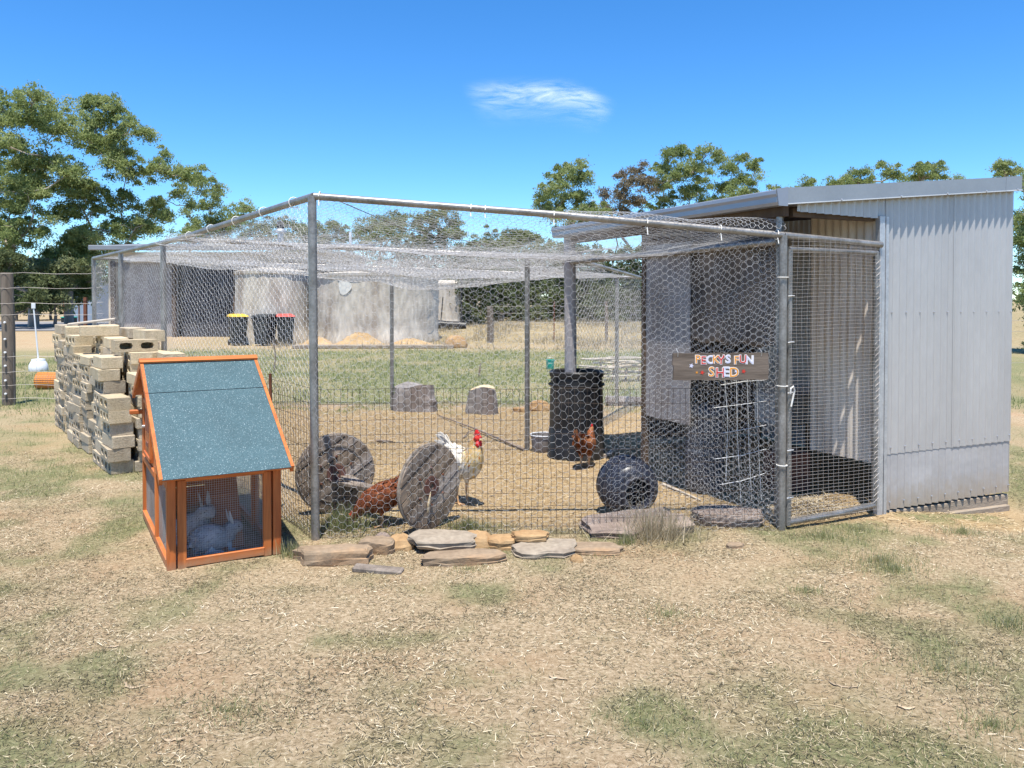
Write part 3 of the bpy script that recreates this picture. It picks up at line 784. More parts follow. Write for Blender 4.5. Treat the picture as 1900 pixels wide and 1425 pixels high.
# netting: every wire of the hexagons is there
def net(name, P00, P10, P01, P11, Lu, Lv, cell, r, seed, extra=None, mat='net_wire', warp=.25):
    e = hex_segments(Lu, Lv, cell, warp, seed)
    f = patch(loc(P00), loc(P10), loc(P01), loc(P11), extra, Lu, Lv)
    return tag(wires(name, f(e), r, mat, run), kind='stuff')
bul = lambda amp, sx, sy, seed, ax: (lambda u, v: np.stack([ax[0] * amp * (fbm(u * sx, v * sy, seed, 3) - .5), ax[1] * amp * (fbm(u * sx, v * sy, seed, 3) - .5), np.zeros_like(u)], -1))
net('wire_netting', v3(A, .0), v3(G, .0), v3(A, ZA), v3(G, ZG), 3.19, 2.16, .052, .00078, 1, bul(.10, 4, 3, 60, (0, 1)), warp=.45)
net('wire_netting', v3(A, .0), v3(BL, .0), v3(A, ZA), v3(BL, ZBL), 8.1, 2.22, .062, .0011, 2, bul(.10, 7, 3, 61, LD[::-1] * (1, -1)), warp=.4)
net('wire_netting', v3(BL, .0), v3(BR, .0), v3(BL, ZBL), v3(BR, ZBR), 8.1, 2.06, .075, .0013, 3, bul(.08, 7, 3, 62, (0, 1)), warp=.3)
net('wire_netting', (.55, 8.5, 0), v3(BR, 0), (.55, 8.5, 2.04), v3(BR, ZBR), 3.85, 1.98, .075, .0016, 4, None, warp=.3)
# second layer of loose netting along the shed side of the front wall
def loose(u, v):
    a = .16 * np.sin(math.pi * u) * (.4 + .9 * fbm(u * 4, v * 3, 64, 3))
    return np.stack([np.zeros_like(u), a + .03, .04 * (fbm(u * 5, v * 5, 65, 3) - .5)], -1)
q0 = A + (G - A) * .62
net('wire_netting', v3(q0, .02), v3(G, .02), v3(q0, 1.98), v3(G, ZG - .02), 1.22, 1.98, .046, .0008, 5, loose, warp=.8)
net('wire_netting', (G[0], G[1] + .02, .02), (*shed_xy(-.02, 1.7), .02), (G[0], G[1] + .02, 2.0), (*shed_xy(-.02, 1.7), 2.05), 1.7, 2.0, .050, .0009, 6, loose, warp=.6)
# roof netting: sagging sheets between the rails
def sag(amp, fold, seed):
    def f(u, v):
        s_ = np.sin(math.pi * np.clip(v, 0, 1)) * (.35 + .65 * np.sin(math.pi * np.clip(u, 0, 1)))
        z = -amp * s_ * (.55 + .9 * fbm(u * 3, v * 2.5, seed, 2)) + fold * (fbm(u * 9, v * 5, seed + 4, 3) - .5) * np.sin(math.pi * np.clip(v, 0, 1)) ** .5
        return np.stack([np.zeros_like(z), np.zeros_like(z), z + .012], -1)
    return f
net('roof_netting', v3(A, ZA), v3(G, ZG), v3(ML, ZML), (.55, 8.5, 2.05), 3.5, 3.1, .052, .0011, 7, sag(.17, .09, 70), warp=.5)
net('roof_netting', v3(ML, ZML), (.55, 8.5, 2.05), v3(BL, ZBL), v3(BR, ZBR), 6.0, 3.9, .070, .0014, 8, sag(.20, .10, 74), warp=.5)
net('roof_netting', v3(ML + (.1, 0), ZML + .01), (.45, 8.5, 2.05), v3(BL + (.2, 0), ZBL + .01), (1.8, 12.1, 1.93), 6.0, 3.9, .068, .0015, 18, sag(.32, .16, 84), warp=.7)
net('roof_netting', (-2.6, 7.1, ZML), (1.0, 7.2, 2.06), v3(ML, ZML + .01), (.5, 8.5, 2.06), 3.6, 1.3, .05, .0012, 19, sag(.22, .14, 88), warp=.7)
net('roof_netting', v3(ML + (.3, -.9), ZML - .02), (.75, 7.8, 2.04), v3(BL + (.9, -.6), ZBL - .05), (1.5, 11.6, 1.92), 6.0, 3.9, .066, .0014, 28, sag(.10, .30, 94), warp=.9)
# a ruffled selvedge of spare netting rolled over the shed end of the front rail
def ruff(u, v):
    return np.stack([.02 * np.sin(v * 5), -.05 * np.cos(v * 4.4) + .02 * np.sin(u * 17), .10 * np.sin(v * math.pi) * (.35 + .65 * np.abs(np.sin(u * 5.5)) * u)], -1)
q1 = A + (G - A) * .52
net('wire_netting', (q1[0], q1[1], ZA + (ZG - ZA) * .52 + .02), (G[0], G[1], ZG + .025), (q1[0], q1[1] + .18, ZA + (ZG - ZA) * .52 + .03), (G[0], G[1] + .18, ZG + .03), 1.5, .25, .035, .0011, 9, ruff, warp=.6)
# low dark welded mesh tied along the foot of the run
def welded(name, p, q, h, step, rowz, seed, mat='mesh_dark', r=.0016, zoff=0.0, noise=.012):
    g = np.random.default_rng(seed); p = np.array(p); q = np.array(q); Ln = np.linalg.norm(q - p); n = int(Ln / step)
    d = (q - p) / Ln; nrm = np.array((-d[1], d[0]))
    def pos(s, z):
        off = (fbm(s * 2.2, z * 2.5, seed, 3) - .5) * .07
        ds = (fbm(s * 6, z * 3.1, seed + 2, 3) - .5) * noise * 2
        xy = p[None] + (s + ds)[:, None] * d[None] + off[:, None] * nrm[None]
        dz = (fbm(s * 1.3, z * 0 + 3, seed + 4, 2) - .5) * .05
        return np.column_stack([xy, z + dz + zoff]) - RO
    segs = []
    levels = np.linspace(0, h, 6)
    for k in range(n + 1):
        s0 = k * step + g.normal(0, .003)
        for a_, b_ in zip(levels[:-1], levels[1:]):
            segs.append(np.stack([pos(np.array([s0]), np.array([a_]))[0], pos(np.array([s0]), np.array([b_]))[0]]))
    for z in rowz:
        s_ = np.linspace(0, Ln, int(Ln / .12) + 2); pts = pos(s_, np.full_like(s_, z))
        segs += [np.stack([pts[i], pts[i + 1]]) for i in range(len(pts) - 1)]
    return tag(wires(name, np.array(segs), r, mat, run), kind='stuff')
rz_ = [.01, .06, .12, .2, .29, .39, .49, .59, .69, .79, .9, 1.0]
welded('welded_mesh', A + (0, .01), A + (G - A) * .985 + (0, .01), 1.0, .0425, rz_, 3)
welded('welded_mesh', A + (-.01, .0), A + LD * 6.6, .98, .045, rz_, 4)
# rusty stakes that hold the low mesh
for s, zt in ((.75, 1.05), (2.6, 1.03)):
    q = A + LD * s
    MB().bar(loc((q[0] - .02, q[1], 0)), loc((q[0] - .03, q[1], zt)), .018, .018).build('stake', 'rust', run)
# cable ties and wire hooks on the rails
def tie(p, axis_, r, mat='tie_white', tail=.05, wr=.0035):
    a = Vector(axis_).normalized(); u = a.cross(Vector((0, 0, 1))).normalized(); w = u.cross(a)
    pts = [Vector(p) + (u * math.cos(k * .55) + w * math.sin(k * .55)) * r for k in range(11)]
    pts.append(Vector(p) + u * r * 1.1 + Vector((0, 0, -tail)))
    MB().tube([loc(q) for q in pts], wr, 5).build('cable_tie', mat, run)
ax_f = (*(G - A), ZG - ZA); ax_l = (*(ML - A), ZML - ZA)
for k in (.012, .325, .355, .50, .70, .86, .985):
    q = A + (G - A) * k; tie((q[0], q[1], ZA + (ZG - ZA) * k), ax_f, .034, tail=.05 + .03 * (k * 37 % 1))
for s in (.35, .95, 1.6, 2.3, 3.0):
    q = A + LD * s; tie((q[0], q[1], ZA + (ZML - ZA) * s / 3.37), ax_l, .037, tail=.045 + .02 * (s * 7 % 1))
for z in (1.0, 1.75, .45): tie((G[0], G[1], z), (0.01, 0, 1), .036, tail=.0)
# sagging tension wire under the roof
V = [at(612, 366, 5.4), at(750, 425, 7.2), at(905, 455, 8.4)]
MB().tube([loc(V[0]), loc(V[1]), loc(V[2])], .0035, 4).build('tension_wire', 'mesh_dark', run)

# ---------------------------------------------------------------- gate
GV = np.array((G2[0] - G[0], G2[1] - G[1])); GL = np.linalg.norm(GV); GD = GV / GL
gate = thing('mesh_gate', 'pipe framed wire mesh gate between the run and the shed wall', 'gate', (G[0], G[1], 0), math.atan2(GD[1], GD[0]))
gx0, gx1, gzb, gzt = .058, GL - .05, .055, 1.945
for pts in ([(gx0, 0, gzb - .03), (gx0, 0, gzt)], [(gx1, 0, gzb), (gx1, 0, gzt - .01)]):
    MB().tube(pts, .021, 12).build('frame_pipe', 'galv_pipe', gate)
MB().tube([(gx0 - .01, 0, gzt), (gx1 + .005, 0, gzt - .005)], .02, 12).build('frame_pipe', 'galv_pipe', gate)
MB().tube([(gx0, 0, gzb - .01), (gx1 * .5, 0, gzb - .004), (gx1, 0, gzb + .02)], .022, 12).build('frame_pipe', 'galv_pipe', gate)
segs = []; g = np.random.default_rng(3)
for z in np.arange(gzb + .0, gzt + .1, .0252):
    xs = np.linspace(gx0 - .02, gx1 + .015, 9); zz = z + .006 * np.sin(xs * 5 + z * 3) + g.normal(0, .0012, 9)
    yy = -.024 - .006 * np.sin(z * 7 + xs * 4)
    segs += [((xs[i], yy[i], zz[i]), (xs[i + 1], yy[i + 1], zz[i + 1])) for i in range(8)]
for x in np.arange(gx0 + .0, gx1 + .03, .0505):
    zs = np.linspace(gzb - .01, gzt + .09, 16); xx = x + .010 * np.sin(zs * 2.6 + x * 3) * np.sin(math.pi * np.clip(zs / 2, 0, 1))
    yy = -.0245 - .006 * np.sin(zs * 7 + xx * 4)
    segs += [((xx[i], yy[i], zs[i]), (xx[i + 1], yy[i + 1], zs[i + 1])) for i in range(15)]
tag(wires('gate_mesh', np.array(segs), .0012, 'gate_wire', gate), kind='stuff')
for z in (.22, .55, .95, 1.3, 1.62):
    MB().tube([(gx0 - .03, -.02, z), (gx0, -.028, z + .004), (gx0 + .028, -.02, z + .002)], .004, 5).build('hinge_wire', 'bright_wire', gate)
MB().tube([(gx0 - .02, -.045, .86), (gx0 + .005, -.05, .97), (gx0 - .012, -.055, 1.0), (gx0 - .03, -.05, .985), (gx0 - .028, -.045, .95)], .006, 6).build('latch_hook', 'tie_white', gate)
sg = []
for z in np.arange(.1, 1.9, .045):                                  # wire lacing round the closing stile
    sg.append(((gx1 - .024, -.02, z), (gx1 + .022, -.024, z + .035)))
tag(wires('lacing', np.array(sg), .002, 'gate_wire', gate, 4), kind='stuff')

# ================================================================ rabbit hutch
HA = R(30)
hutch = thing('rabbit_hutch', 'orange stained wooden hutch with blue green felt roof in front of the block stack', 'hutch', (-2.02, 4.71, 0.0), HA)
HW, HD, YR = .66, 1.40, .92                        # width, depth, ridge position
ZR, ZE, ZB_ = 1.175, .565, .90                      # ridge, front eave, rear eave heights
def roof_at(y): return ZE + (ZR - ZE) * (y + .11) / (YR + .11) if y <= YR else ZR + (ZB_ - ZR) * (y - YR) / (1.5 - YR)
def hb(name, c, d, mat='hutch_wood', parent=None, bev=.004, rot=None):
    if mat == 'hutch_wood': mat = 'hutch_wood_' + ('x', 'y', 'v')[max(range(3), key=lambda i: d[i])]
    return MB().box(c, d, rot, bev).build(name, mat, parent or hutch)
pw = .045
for x in (pw / 2, HW - pw / 2):
    for y in (pw / 2, .62, HD - pw / 2):
        zt = roof_at(y) - .03
        hb('post', (x, y, zt / 2), (pw if y > .1 else .05, pw, zt))
hb('post', (.082, .018, .265), (.05, .034, .53)); hb('post', (HW - .082, .018, .265), (.05, .034, .53))
hb('bottom_rail', (HW / 2, .012, .035), (HW - .2, .03, .05))
hb('bottom_rail', (HW / 2, HD - .02, .03), (HW - .09, .03, .06))
for x in (.012, HW - .012):
    hb('bottom_rail', (x, .33, .03), (.03, .52, .05)); hb('bottom_rail', (x, 1.01, .03), (.03, .72, .05))
    hb('side_rail', (x, 1.01, .45), (.03, .72, .045)); hb('side_rail', (x, .33, .5), (.03, .52, .04))
hb('top_rail', (HW / 2, .015, .535), (HW - .2, .03, .035))
# gable cladding, left (with its door) and right
def gable(x, th):
    for k in range(8):
        y0 = .645 + k * .0912; y1 = y0 + .089
        poly = [(y0, .475), (y1, .475), (y1, roof_at(y1) - .035), (y0, roof_at(y0) - .035)]
        if y0 < YR < y1: poly = [(y0, .475), (y1, .475), (y1, roof_at(y1) - .035), (YR, ZR - .04), (y0, roof_at(y0) - .035)]
        MB().prism(poly, x - th / 2, x + th / 2, 'yz').build('cladding_board', 'hutch_panel', hutch)
    for k in range(5):                                   # front wedge under the long roof slope
        y0 = .05 + k * .11; y1 = y0 + .107
        MB().prism([(y0, .522), (y1, .522), (y1, max(.53, roof_at(y1) - .035)), (y0, max(.528, roof_at(y0) - .035))], x - th / 2, x + th / 2, 'yz').build('cladding_board', 'hutch_panel', hutch)
gable(.016, .012); gable(HW - .016, .012)
door = hb('door', (.004, .99, .70), (.014, .42, .40), 'hutch_wood')
for z in (.515, .885): hb('door_frame', (-.006, .99, z), (.012, .42, .03), parent=door)
for y in (.795, 1.185): hb('door_frame', (-.006, y, .70), (.012, .03, .40), parent=door)
for y in (.93, 1.05): hb('window_slot', (-.0045, y, .76), (.008, .045, .15), 'brown_box', door, bev=0)
hb('latch', (-.012, 1.16, .70), (.02, .03, .015), 'galv', door, bev=.002)
hb('perch_block', (-.04, 1.36, .78), (.09, .05, .03))
hb('vent', (-.0065, .99, .60), (.006, .10, .03), 'brown_box', door, bev=0)
# rear wall and sleeping box
for k in range(6): hb('cladding_board', (HW / 2, HD - .012, .12 + k * .135), (HW - .1, .012, .13), 'hutch_panel', bev=.002)
hb('sleeping_floor', (HW / 2, 1.0, .445), (HW - .07, .74, .02), 'hutch_inner')
hb('sleeping_wall', (HW / 2, .645, .63), (HW - .1, .014, .34), 'hutch_inner')
mb = MB().bar((.40, .60, .46), (.37, .17, .04), .20, .015, .002); rmp = mb.build('ramp', 'hutch_inner', hutch)
for k in range(4):
    q = Vector((.40, .60, .47)).lerp(Vector((.37, .17, .05)), .15 + k * .22); MB().box(q, (.18, .015, .012)).build('cleat', 'hutch_inner', rmp)
# mesh panels
def grid_wires(x0, x1, z0, z1, y, st, plane='xz', seed=0):
    g = np.random.default_rng(seed); s_ = []
    for z in np.arange(z0, z1, st): s_.append(((x0, y, z + g.normal(0, .0006)), (x1, y, z + g.normal(0, .0006))))
    for x in np.arange(x0, x1, st): s_.append(((x + g.normal(0, .0006), y, z0), (x + g.normal(0, .0006), y, z1)))
    s_ = np.array(s_)
    return s_ if plane == 'xz' else s_[..., [1, 0, 2]]
tag(wires('front_mesh', grid_wires(.105, HW - .1, .05, .52, .022, .0135), .0006, 'hutch_mesh', hutch, 4), kind='stuff')
for x in (.022, HW - .022):
    tag(wires('side_mesh', np.concatenate([grid_wires(.05, .60, .05, .49, x, .0135, 'yz'), grid_wires(.64, 1.36, .05, .43, x, .0135, 'yz')]), .0005, 'gate_wire', hutch, 4), kind='stuff')
# roof
RW0, RW1 = -.055, HW + .055
def slab(name, y0, z0, y1, z1, x0, x1, th, mat, lift=0.0, parent=None):
    d = Vector((0, y1 - y0, z1 - z0)).normalized(); n = Vector((0, -d.z, d.y))
    if n.z < 0: n = -n
    p = [Vector((x, y, z)) + n * lift for x in (x0, x1) for y, z in ((y0, z0), (y1, z1))]
    V = p + [q + n * th for q in p]
    F = [(0, 1, 3, 2), (4, 6, 7, 5), (0, 4, 5, 1), (2, 3, 7, 6), (0, 2, 6, 4), (1, 5, 7, 3)]
    return MB().add(V, F).build(name, mat, parent or hutch)
ysp = YR - (YR + .11) * .31                       # seam between the two felt panels
for y0, y1 in ((-.11, ysp - .003), (ysp + .003, YR)):
    rp_ = slab('roof_panel', y0, roof_at(y0), y1, roof_at(y1), RW0 + .02, RW1 - .02, .014, 'hutch_panel', -.014)
    slab('felt', y0 - (.006 if y0 < 0 else 0), roof_at(y0) - (.0035 if y0 < 0 else 0), y1, roof_at(y1), RW0 + .018, RW1 - .018, .004, 'felt', .002, rp_)
rp_ = slab('roof_panel', YR, ZR, 1.5, ZB_, RW0 + .02, RW1 - .02, .014, 'hutch_panel', -.014)
slab('felt', YR, ZR, 1.505, ZB_ - .002, RW0 + .018, RW1 - .018, .004, 'felt', .002, rp_)
for x0, x1 in ((RW0, RW0 + .02), (RW1 - .02, RW1)):
    for y0, y1 in ((-.112, ysp - .002), (ysp + .002, YR - .001)): slab('barge_board', y0, roof_at(y0), y1, roof_at(y1), x0, x1, .045, 'hutch_wood_y', -.035)
    slab('barge_board', YR + .001, ZR, 1.5, ZB_, x0, x1, .045, 'hutch_wood_y', -.035)
slab('ridge_cap', YR - .035, ZR - .018, YR, ZR + .002, RW0 - .004, RW1 + .004, .014, 'hutch_wood_x', .008)
slab('ridge_cap', YR + .0, ZR + .002, YR + .04, ZR - .017, RW0 - .004, RW1 + .004, .014, 'hutch_wood_x', .008)

# ---------------------------------------------------------------- animals (continuous lofted bodies)
def loft(path, radii, n=16, sub=4):
    """smooth body through stations (x, z) with (half width, half height)"""
    P = np.array([(p[0], 0, p[1]) if len(p) == 2 else p for p in path], float); Rr = np.array(radii, float)
    k = len(P); t0 = np.arange(k); t1 = np.linspace(0, k - 1, (k - 1) * sub + 1)
    def cr(Y):
        out = []
        for t in t1:
            i = min(int(t), k - 2); f = t - i
            p0, p1, p2, p3 = Y[max(i - 1, 0)], Y[i], Y[i + 1], Y[min(i + 2, k - 1)]
            out.append(.5 * ((2 * p1) + (-p0 + p2) * f + (2 * p0 - 5 * p1 + 4 * p2 - p3) * f * f + (-p0 + 3 * p1 - 3 * p2 + p3) * f ** 3))
        return np.array(out)
    return cr(P), np.maximum(cr(Rr), .002)
def body_mesh(path, radii, n=18, sub=4, rough=.0, seed=0):
    P, Rr = loft(path, radii, n, sub); V = []; prm = []
    g = np.random.default_rng(seed)
    for i, p in enumerate(P):
        t = P[min(i + 1, len(P) - 1)] - P[max(i - 1, 0)]; t /= np.linalg.norm(t)
        side = np.array((0, 1., 0)); side = side - t * side.dot(t); side /= np.linalg.norm(side); upv = np.cross(t, side)
        for k in range(n):
            a = 2 * math.pi * k / n; j = 1 + rough * g.normal()
            V.append(p + side * Rr[i, 0] * math.cos(a) * j + upv * Rr[i, 1] * math.sin(a) * j); prm.append(i / (len(P) - 1))
    F = [(i * n + k, i * n + (k + 1) % n, (i + 1) * n + (k + 1) % n, (i + 1) * n + k) for i in range(len(P) - 1) for k in range(n)]
    mb = MB().add(V, F, True); mb.add(V[:n], [tuple(range(n))[::-1]], True); mb.add(V[-n:], [tuple(range(n))], True)
    prm += [0] * n + [1] * n
    return mb, prm
def plate(pts, th=.006):
    """a flat lobe in the body's own x-z plane with a little thickness"""
    return MB().prism(pts, -th / 2, th / 2, 'xz')
def feathers(name, mat, parent, base, n, ln, ang0, ang1, curve, w, spread):
    for k in range(n):
        f = k / max(1, n - 1); an = ang0 + (ang1 - ang0) * f; y = (f - .5) * spread * (1 if k % 2 else -1)
        pts = []; L_ = ln * (.8 + .4 * math.sin(math.pi * f))
        for s in np.linspace(0, 1, 6):
            a = an - curve * s; pts.append(Vector((base[0] - L_ * s * math.cos(an) - curve * .05 * s * s, base[1] + y * s, base[2] + L_ * s * math.sin(an) - curve * L_ * .35 * s * s)))
        MB().tube(pts, [(.004, w * .5), (.004, w), (.004, w), (.004, w * .95), (.003, w * .7), (.002, w * .2)], 6).build(name, mat, parent)
def bird_legs(parent, x, y, h, mat='leg_yellow', thigh=None):
    for sy in (-1, 1):
        MB().tube([(x - .01, sy * y, h), (x - .015, sy * y, h * .45), (x + .0, sy * y, .012)], [.012, .008, .007], 7).build('leg', mat, parent)
        ft = MB()
        for a in (-.5, 0, .5, math.pi): ft.tube([(x, sy * y, .012), (x + .055 * math.cos(a), sy * y + .055 * math.sin(a), .006)], [.006, .003], 5)
        ft.build('foot', mat, parent)

def plumage(name, mat, parent, path, radii, n, ln, w, seed, lo=0.0, hi=1.0, tintf=None, lift=.004, soft=.5):
    """overlapping feathers (or fur) laid tail-ward over a body"""
    P, Rr = loft(path, radii); g = np.random.default_rng(seed); K = len(P); V = []; T = []
    for _ in range(n):
        u = lo + (hi - lo) * g.random(); i = min(K - 2, max(1, int(u * (K - 1)))); f = u * (K - 1) - i
        p = P[i] * (1 - f) + P[min(i + 1, K - 1)] * f; r_ = Rr[i] * (1 - f) + Rr[min(i + 1, K - 1)] * f
        t = P[min(i + 1, K - 1)] - P[i - 1]; t /= np.linalg.norm(t)
        side = np.array((0, 1., 0)); upv = np.cross(t, side); a = g.random() * 6.283
        nrm = side * math.cos(a) / max(r_[0], .01) + upv * math.sin(a) / max(r_[1], .01); nrm /= np.linalg.norm(nrm)
        q = p + side * r_[0] * math.cos(a) + upv * r_[1] * math.sin(a) + nrm * lift * .3
        tan = -t + np.array((0, 0, -.25)) + g.normal(0, .16, 3); tan -= nrm * tan.dot(nrm); tan /= np.linalg.norm(tan)
        b2 = np.cross(nrm, tan); L_ = ln * g.uniform(.7, 1.25); W_ = w * g.uniform(.7, 1.2); e = q + tan * L_ + nrm * lift * g.uniform(.2, 1.6)
        V += [q - b2 * W_ * .35, q + b2 * W_ * .35, q + tan * L_ * .6 + b2 * W_ * .5 + nrm * lift * .8, e + b2 * W_ * .15, e - b2 * W_ * .15, q + tan * L_ * .6 - b2 * W_ * .5 + nrm * lift * .8]
        tv = (tintf(u) if tintf else soft) + g.normal(0, .12); T += [tv * .85, tv * .85, tv, tv * 1.15, tv * 1.15, tv]
    F = np.arange(n * 6).reshape(n, 6)
    o = put(name, arrays_mesh(name, np.array(V), F, tint=np.clip(T, 0, 1)), mat, parent); return tag(o, kind='stuff')
M_tint('hen_feather', [(0, (.06, .016, .008)), (.4, (.17, .048, .018)), (.7, (.33, .11, .04)), (1, (.58, .28, .12))], rough=.8)
M_tint('white_feather', [(0, (.50, .44, .34)), (.5, (.72, .67, .58)), (1, (.85, .82, .76))], rough=.9)
M_tint('fur', [(0, (.14, .13, .125)), (.5, (.38, .36, .35)), (1, (.60, .58, .57))], rough=.95)
# rooster
ro = thing('rooster', 'white rooster with golden neck and red comb standing behind the cable reel', 'rooster', (-.375, 6.28, tz(-.45, 6.28)), R(-48))
pth = [(-.20, .40), (-.16, .375), (-.10, .345), (-.02, .32), (.06, .325), (.115, .375), (.135, .43), (.142, .485), (.158, .525), (.182, .532), (.198, .53)]
rad = [(.012, .02), (.045, .06), (.072, .09), (.086, .108), (.084, .115), (.074, .092), (.060, .070), (.043, .048), (.028, .031), (.02, .024), (.009, .012)]
mb, prm = body_mesh(pth, rad, 20, 5, .012, 1)
prm = np.array(prm); tint = np.interp(prm, [0, .36, .43, .50, .66, .77, .83, 1], [.35, .3, .42, .57, .68, .84, .98, 1.0])
body = mb.build('body', 'rooster', ro, tint=tint)
plumage('plumage', 'rooster', ro, pth, rad, 900, .055, .016, 5, .05, .80, lambda u: float(np.interp(u, [0, .36, .43, .50, .66, .77, .83, 1], [.30, .26, .40, .57, .68, .84, .95, 1.0])), .006)
comb = []
for k, (x, z) in enumerate(((.135, .545), (.132, .575), (.142, .565), (.148, .598), (.158, .572), (.168, .600), (.175, .570), (.190, .588), (.193, .556), (.205, .55), (.198, .54), (.15, .54))): comb.append((x, z))
plate(comb, .014).build('comb', 'comb_red', ro)
for sy in (-1, 1):
    MB().lathe([(.004, .0), (.015, -.015), (.018, -.035), (.010, -.052), (.002, -.056)], 10, (.182, sy * .012, .522)).build('wattle', 'comb_red', ro)
    MB().lathe([(.001, 0), (.012, .003), (.012, .006), (.001, .009)], 8, (.168, sy * .024, .538), Matrix.Rotation(R(-90 * sy), 3, 'X')).build('face_patch', 'comb_red', ro)
    MB().lathe([(.001, 0), (.005, .002), (.001, .005)], 8, (.176, sy * .026, .54), Matrix.Rotation(R(-90 * sy), 3, 'X')).build('eye', 'eye', ro)
    pts = [Vector((.06, sy * .083, .36)), Vector((0, sy * .098, .345)), Vector((-.08, sy * .088, .345)), Vector((-.17, sy * .06, .365))]
    MB().tube(pts, [(.012, .03), (.018, .062), (.016, .055), (.006, .015)], 10).build('wing', 'feather_white', ro)
MB().tube([(.196, 0, .532), (.212, 0, .528), (.224, 0, .520)], [.010, .007, .002], 8).build('beak', 'beak', ro)
feathers('tail_feather', 'feather_white', ro, (-.17, 0, .39), 9, .20, R(35), R(80), .9, .022, .05)
for sy in (-1, 1): MB().tube([(-.03, sy * .045, .28), (-.025, sy * .045, .20), (-.02, sy * .045, .155)], [.045, .032, .014], 10).build('thigh', 'feather_white', ro)
bird_legs(ro, -.012, .045, .17)

def hen(name, label, x, y, rz, mat, mode, tilt=0.0):
    h = thing(name, label, 'hen', (x, y, tz(x, y)), rz)
    if mode == 'stand':
        pth = [(-.19, .285), (-.15, .265), (-.09, .24), (-.01, .215), (.06, .215), (.105, .25), (.125, .295), (.135, .325), (.155, .345), (.172, .342)]
        rad = [(.010, .035), (.04, .055), (.07, .075), (.084, .092), (.078, .088), (.055, .062), (.036, .04), (.026, .028), (.022, .023), (.010, .012)]
        hx, hz = .155, .345
    else:                                                 # pecking, head to the ground
        pth = [(-.19, .30), (-.15, .275), (-.09, .235), (-.01, .20), (.06, .18), (.11, .155), (.145, .125), (.168, .095), (.185, .07), (.197, .052)]
        rad = [(.010, .035), (.045, .06), (.078, .085), (.092, .10), (.082, .088), (.055, .06), (.036, .04), (.027, .028), (.022, .022), (.009, .011)]
        hx, hz = .185, .075
    mb, prm = body_mesh(pth, rad, 18, 5, .02, 4)
    mb.build('body', mat, h)
    plumage('plumage', 'hen_feather', h, pth, rad, 900, .040, .020, 6, .04, .80, (lambda u: .5 + .2 * u) if mode == 'stand' else (lambda u: .42), .006)
    if mode == 'stand':
        plate([(hx - .015, hz + .015), (hx - .018, hz + .036), (hx - .006, hz + .028), (hx, hz + .045), (hx + .008, hz + .03), (hx + .016, hz + .036), (hx + .018, hz + .012)], .01).build('comb', 'comb_red', h)
        MB().tube([(hx + .014, 0, hz), (hx + .028, 0, hz - .004), (hx + .036, 0, hz - .01)], [.009, .006, .002], 8).build('beak', 'beak', h)
        wz = hz - .028
    else:
        plate([(hx - .02, hz + .03), (hx - .01, hz + .05), (hx + .004, hz + .04), (hx + .014, hz + .046), (hx + .02, hz + .028), (hx + .028, hz + .025), (hx + .012, hz + .0)], .012).build('comb', 'comb_red', h)
        MB().tube([(hx + .008, 0, hz - .022), (hx + .016, 0, hz - .04), (hx + .018, 0, hz - .052)], [.009, .006, .002], 8).build('beak', 'beak', h)
        wz = hz - .03; hx -= .012
    for sy in (-1, 1):
        MB().lathe([(.003, .012), (.009, .0), (.010, -.010), (.002, -.018)], 8, (hx + .006, sy * .010, wz + .01)).build('wattle', 'comb_red', h)
        MB().lathe([(.001, 0), (.0045, .002), (.001, .004)], 8, (hx + .004, sy * .021, hz + .004), Matrix.Rotation(R(-90 * sy), 3, 'X')).build('eye', 'eye', h)
        zz = .235 if mode == 'stand' else .225
        MB().tube([(.05, sy * .074, zz), (-.01, sy * .088, zz), (-.08, sy * .080, zz + .015), (-.15, sy * .05, zz + .04)], [(.010, .02), (.016, .05), (.014, .045), (.005, .012)], 10).build('wing', mat, h)
        MB().tube([(-.01, sy * .04, .17), (-.01, sy * .04, .12), (-.006, sy * .04, .085)], [.036, .026, .011], 9).build('thigh', mat, h)
    feathers('tail_feather', mat, h, (-.165, 0, .285), 7, .12, R(35), R(75), .25, .022, .06)
    bird_legs(h, 0, .04, .10)
    return h
hen('hen', 'brown hen standing upright in front of the black compost bin', .70, 7.66, R(62), 'hen_brown', 'stand')
hen('hen', 'rusty red hen pecking on the ground beside the right wheel of the cable reel', -.93, 5.66, R(196), 'hen_red', 'peck')

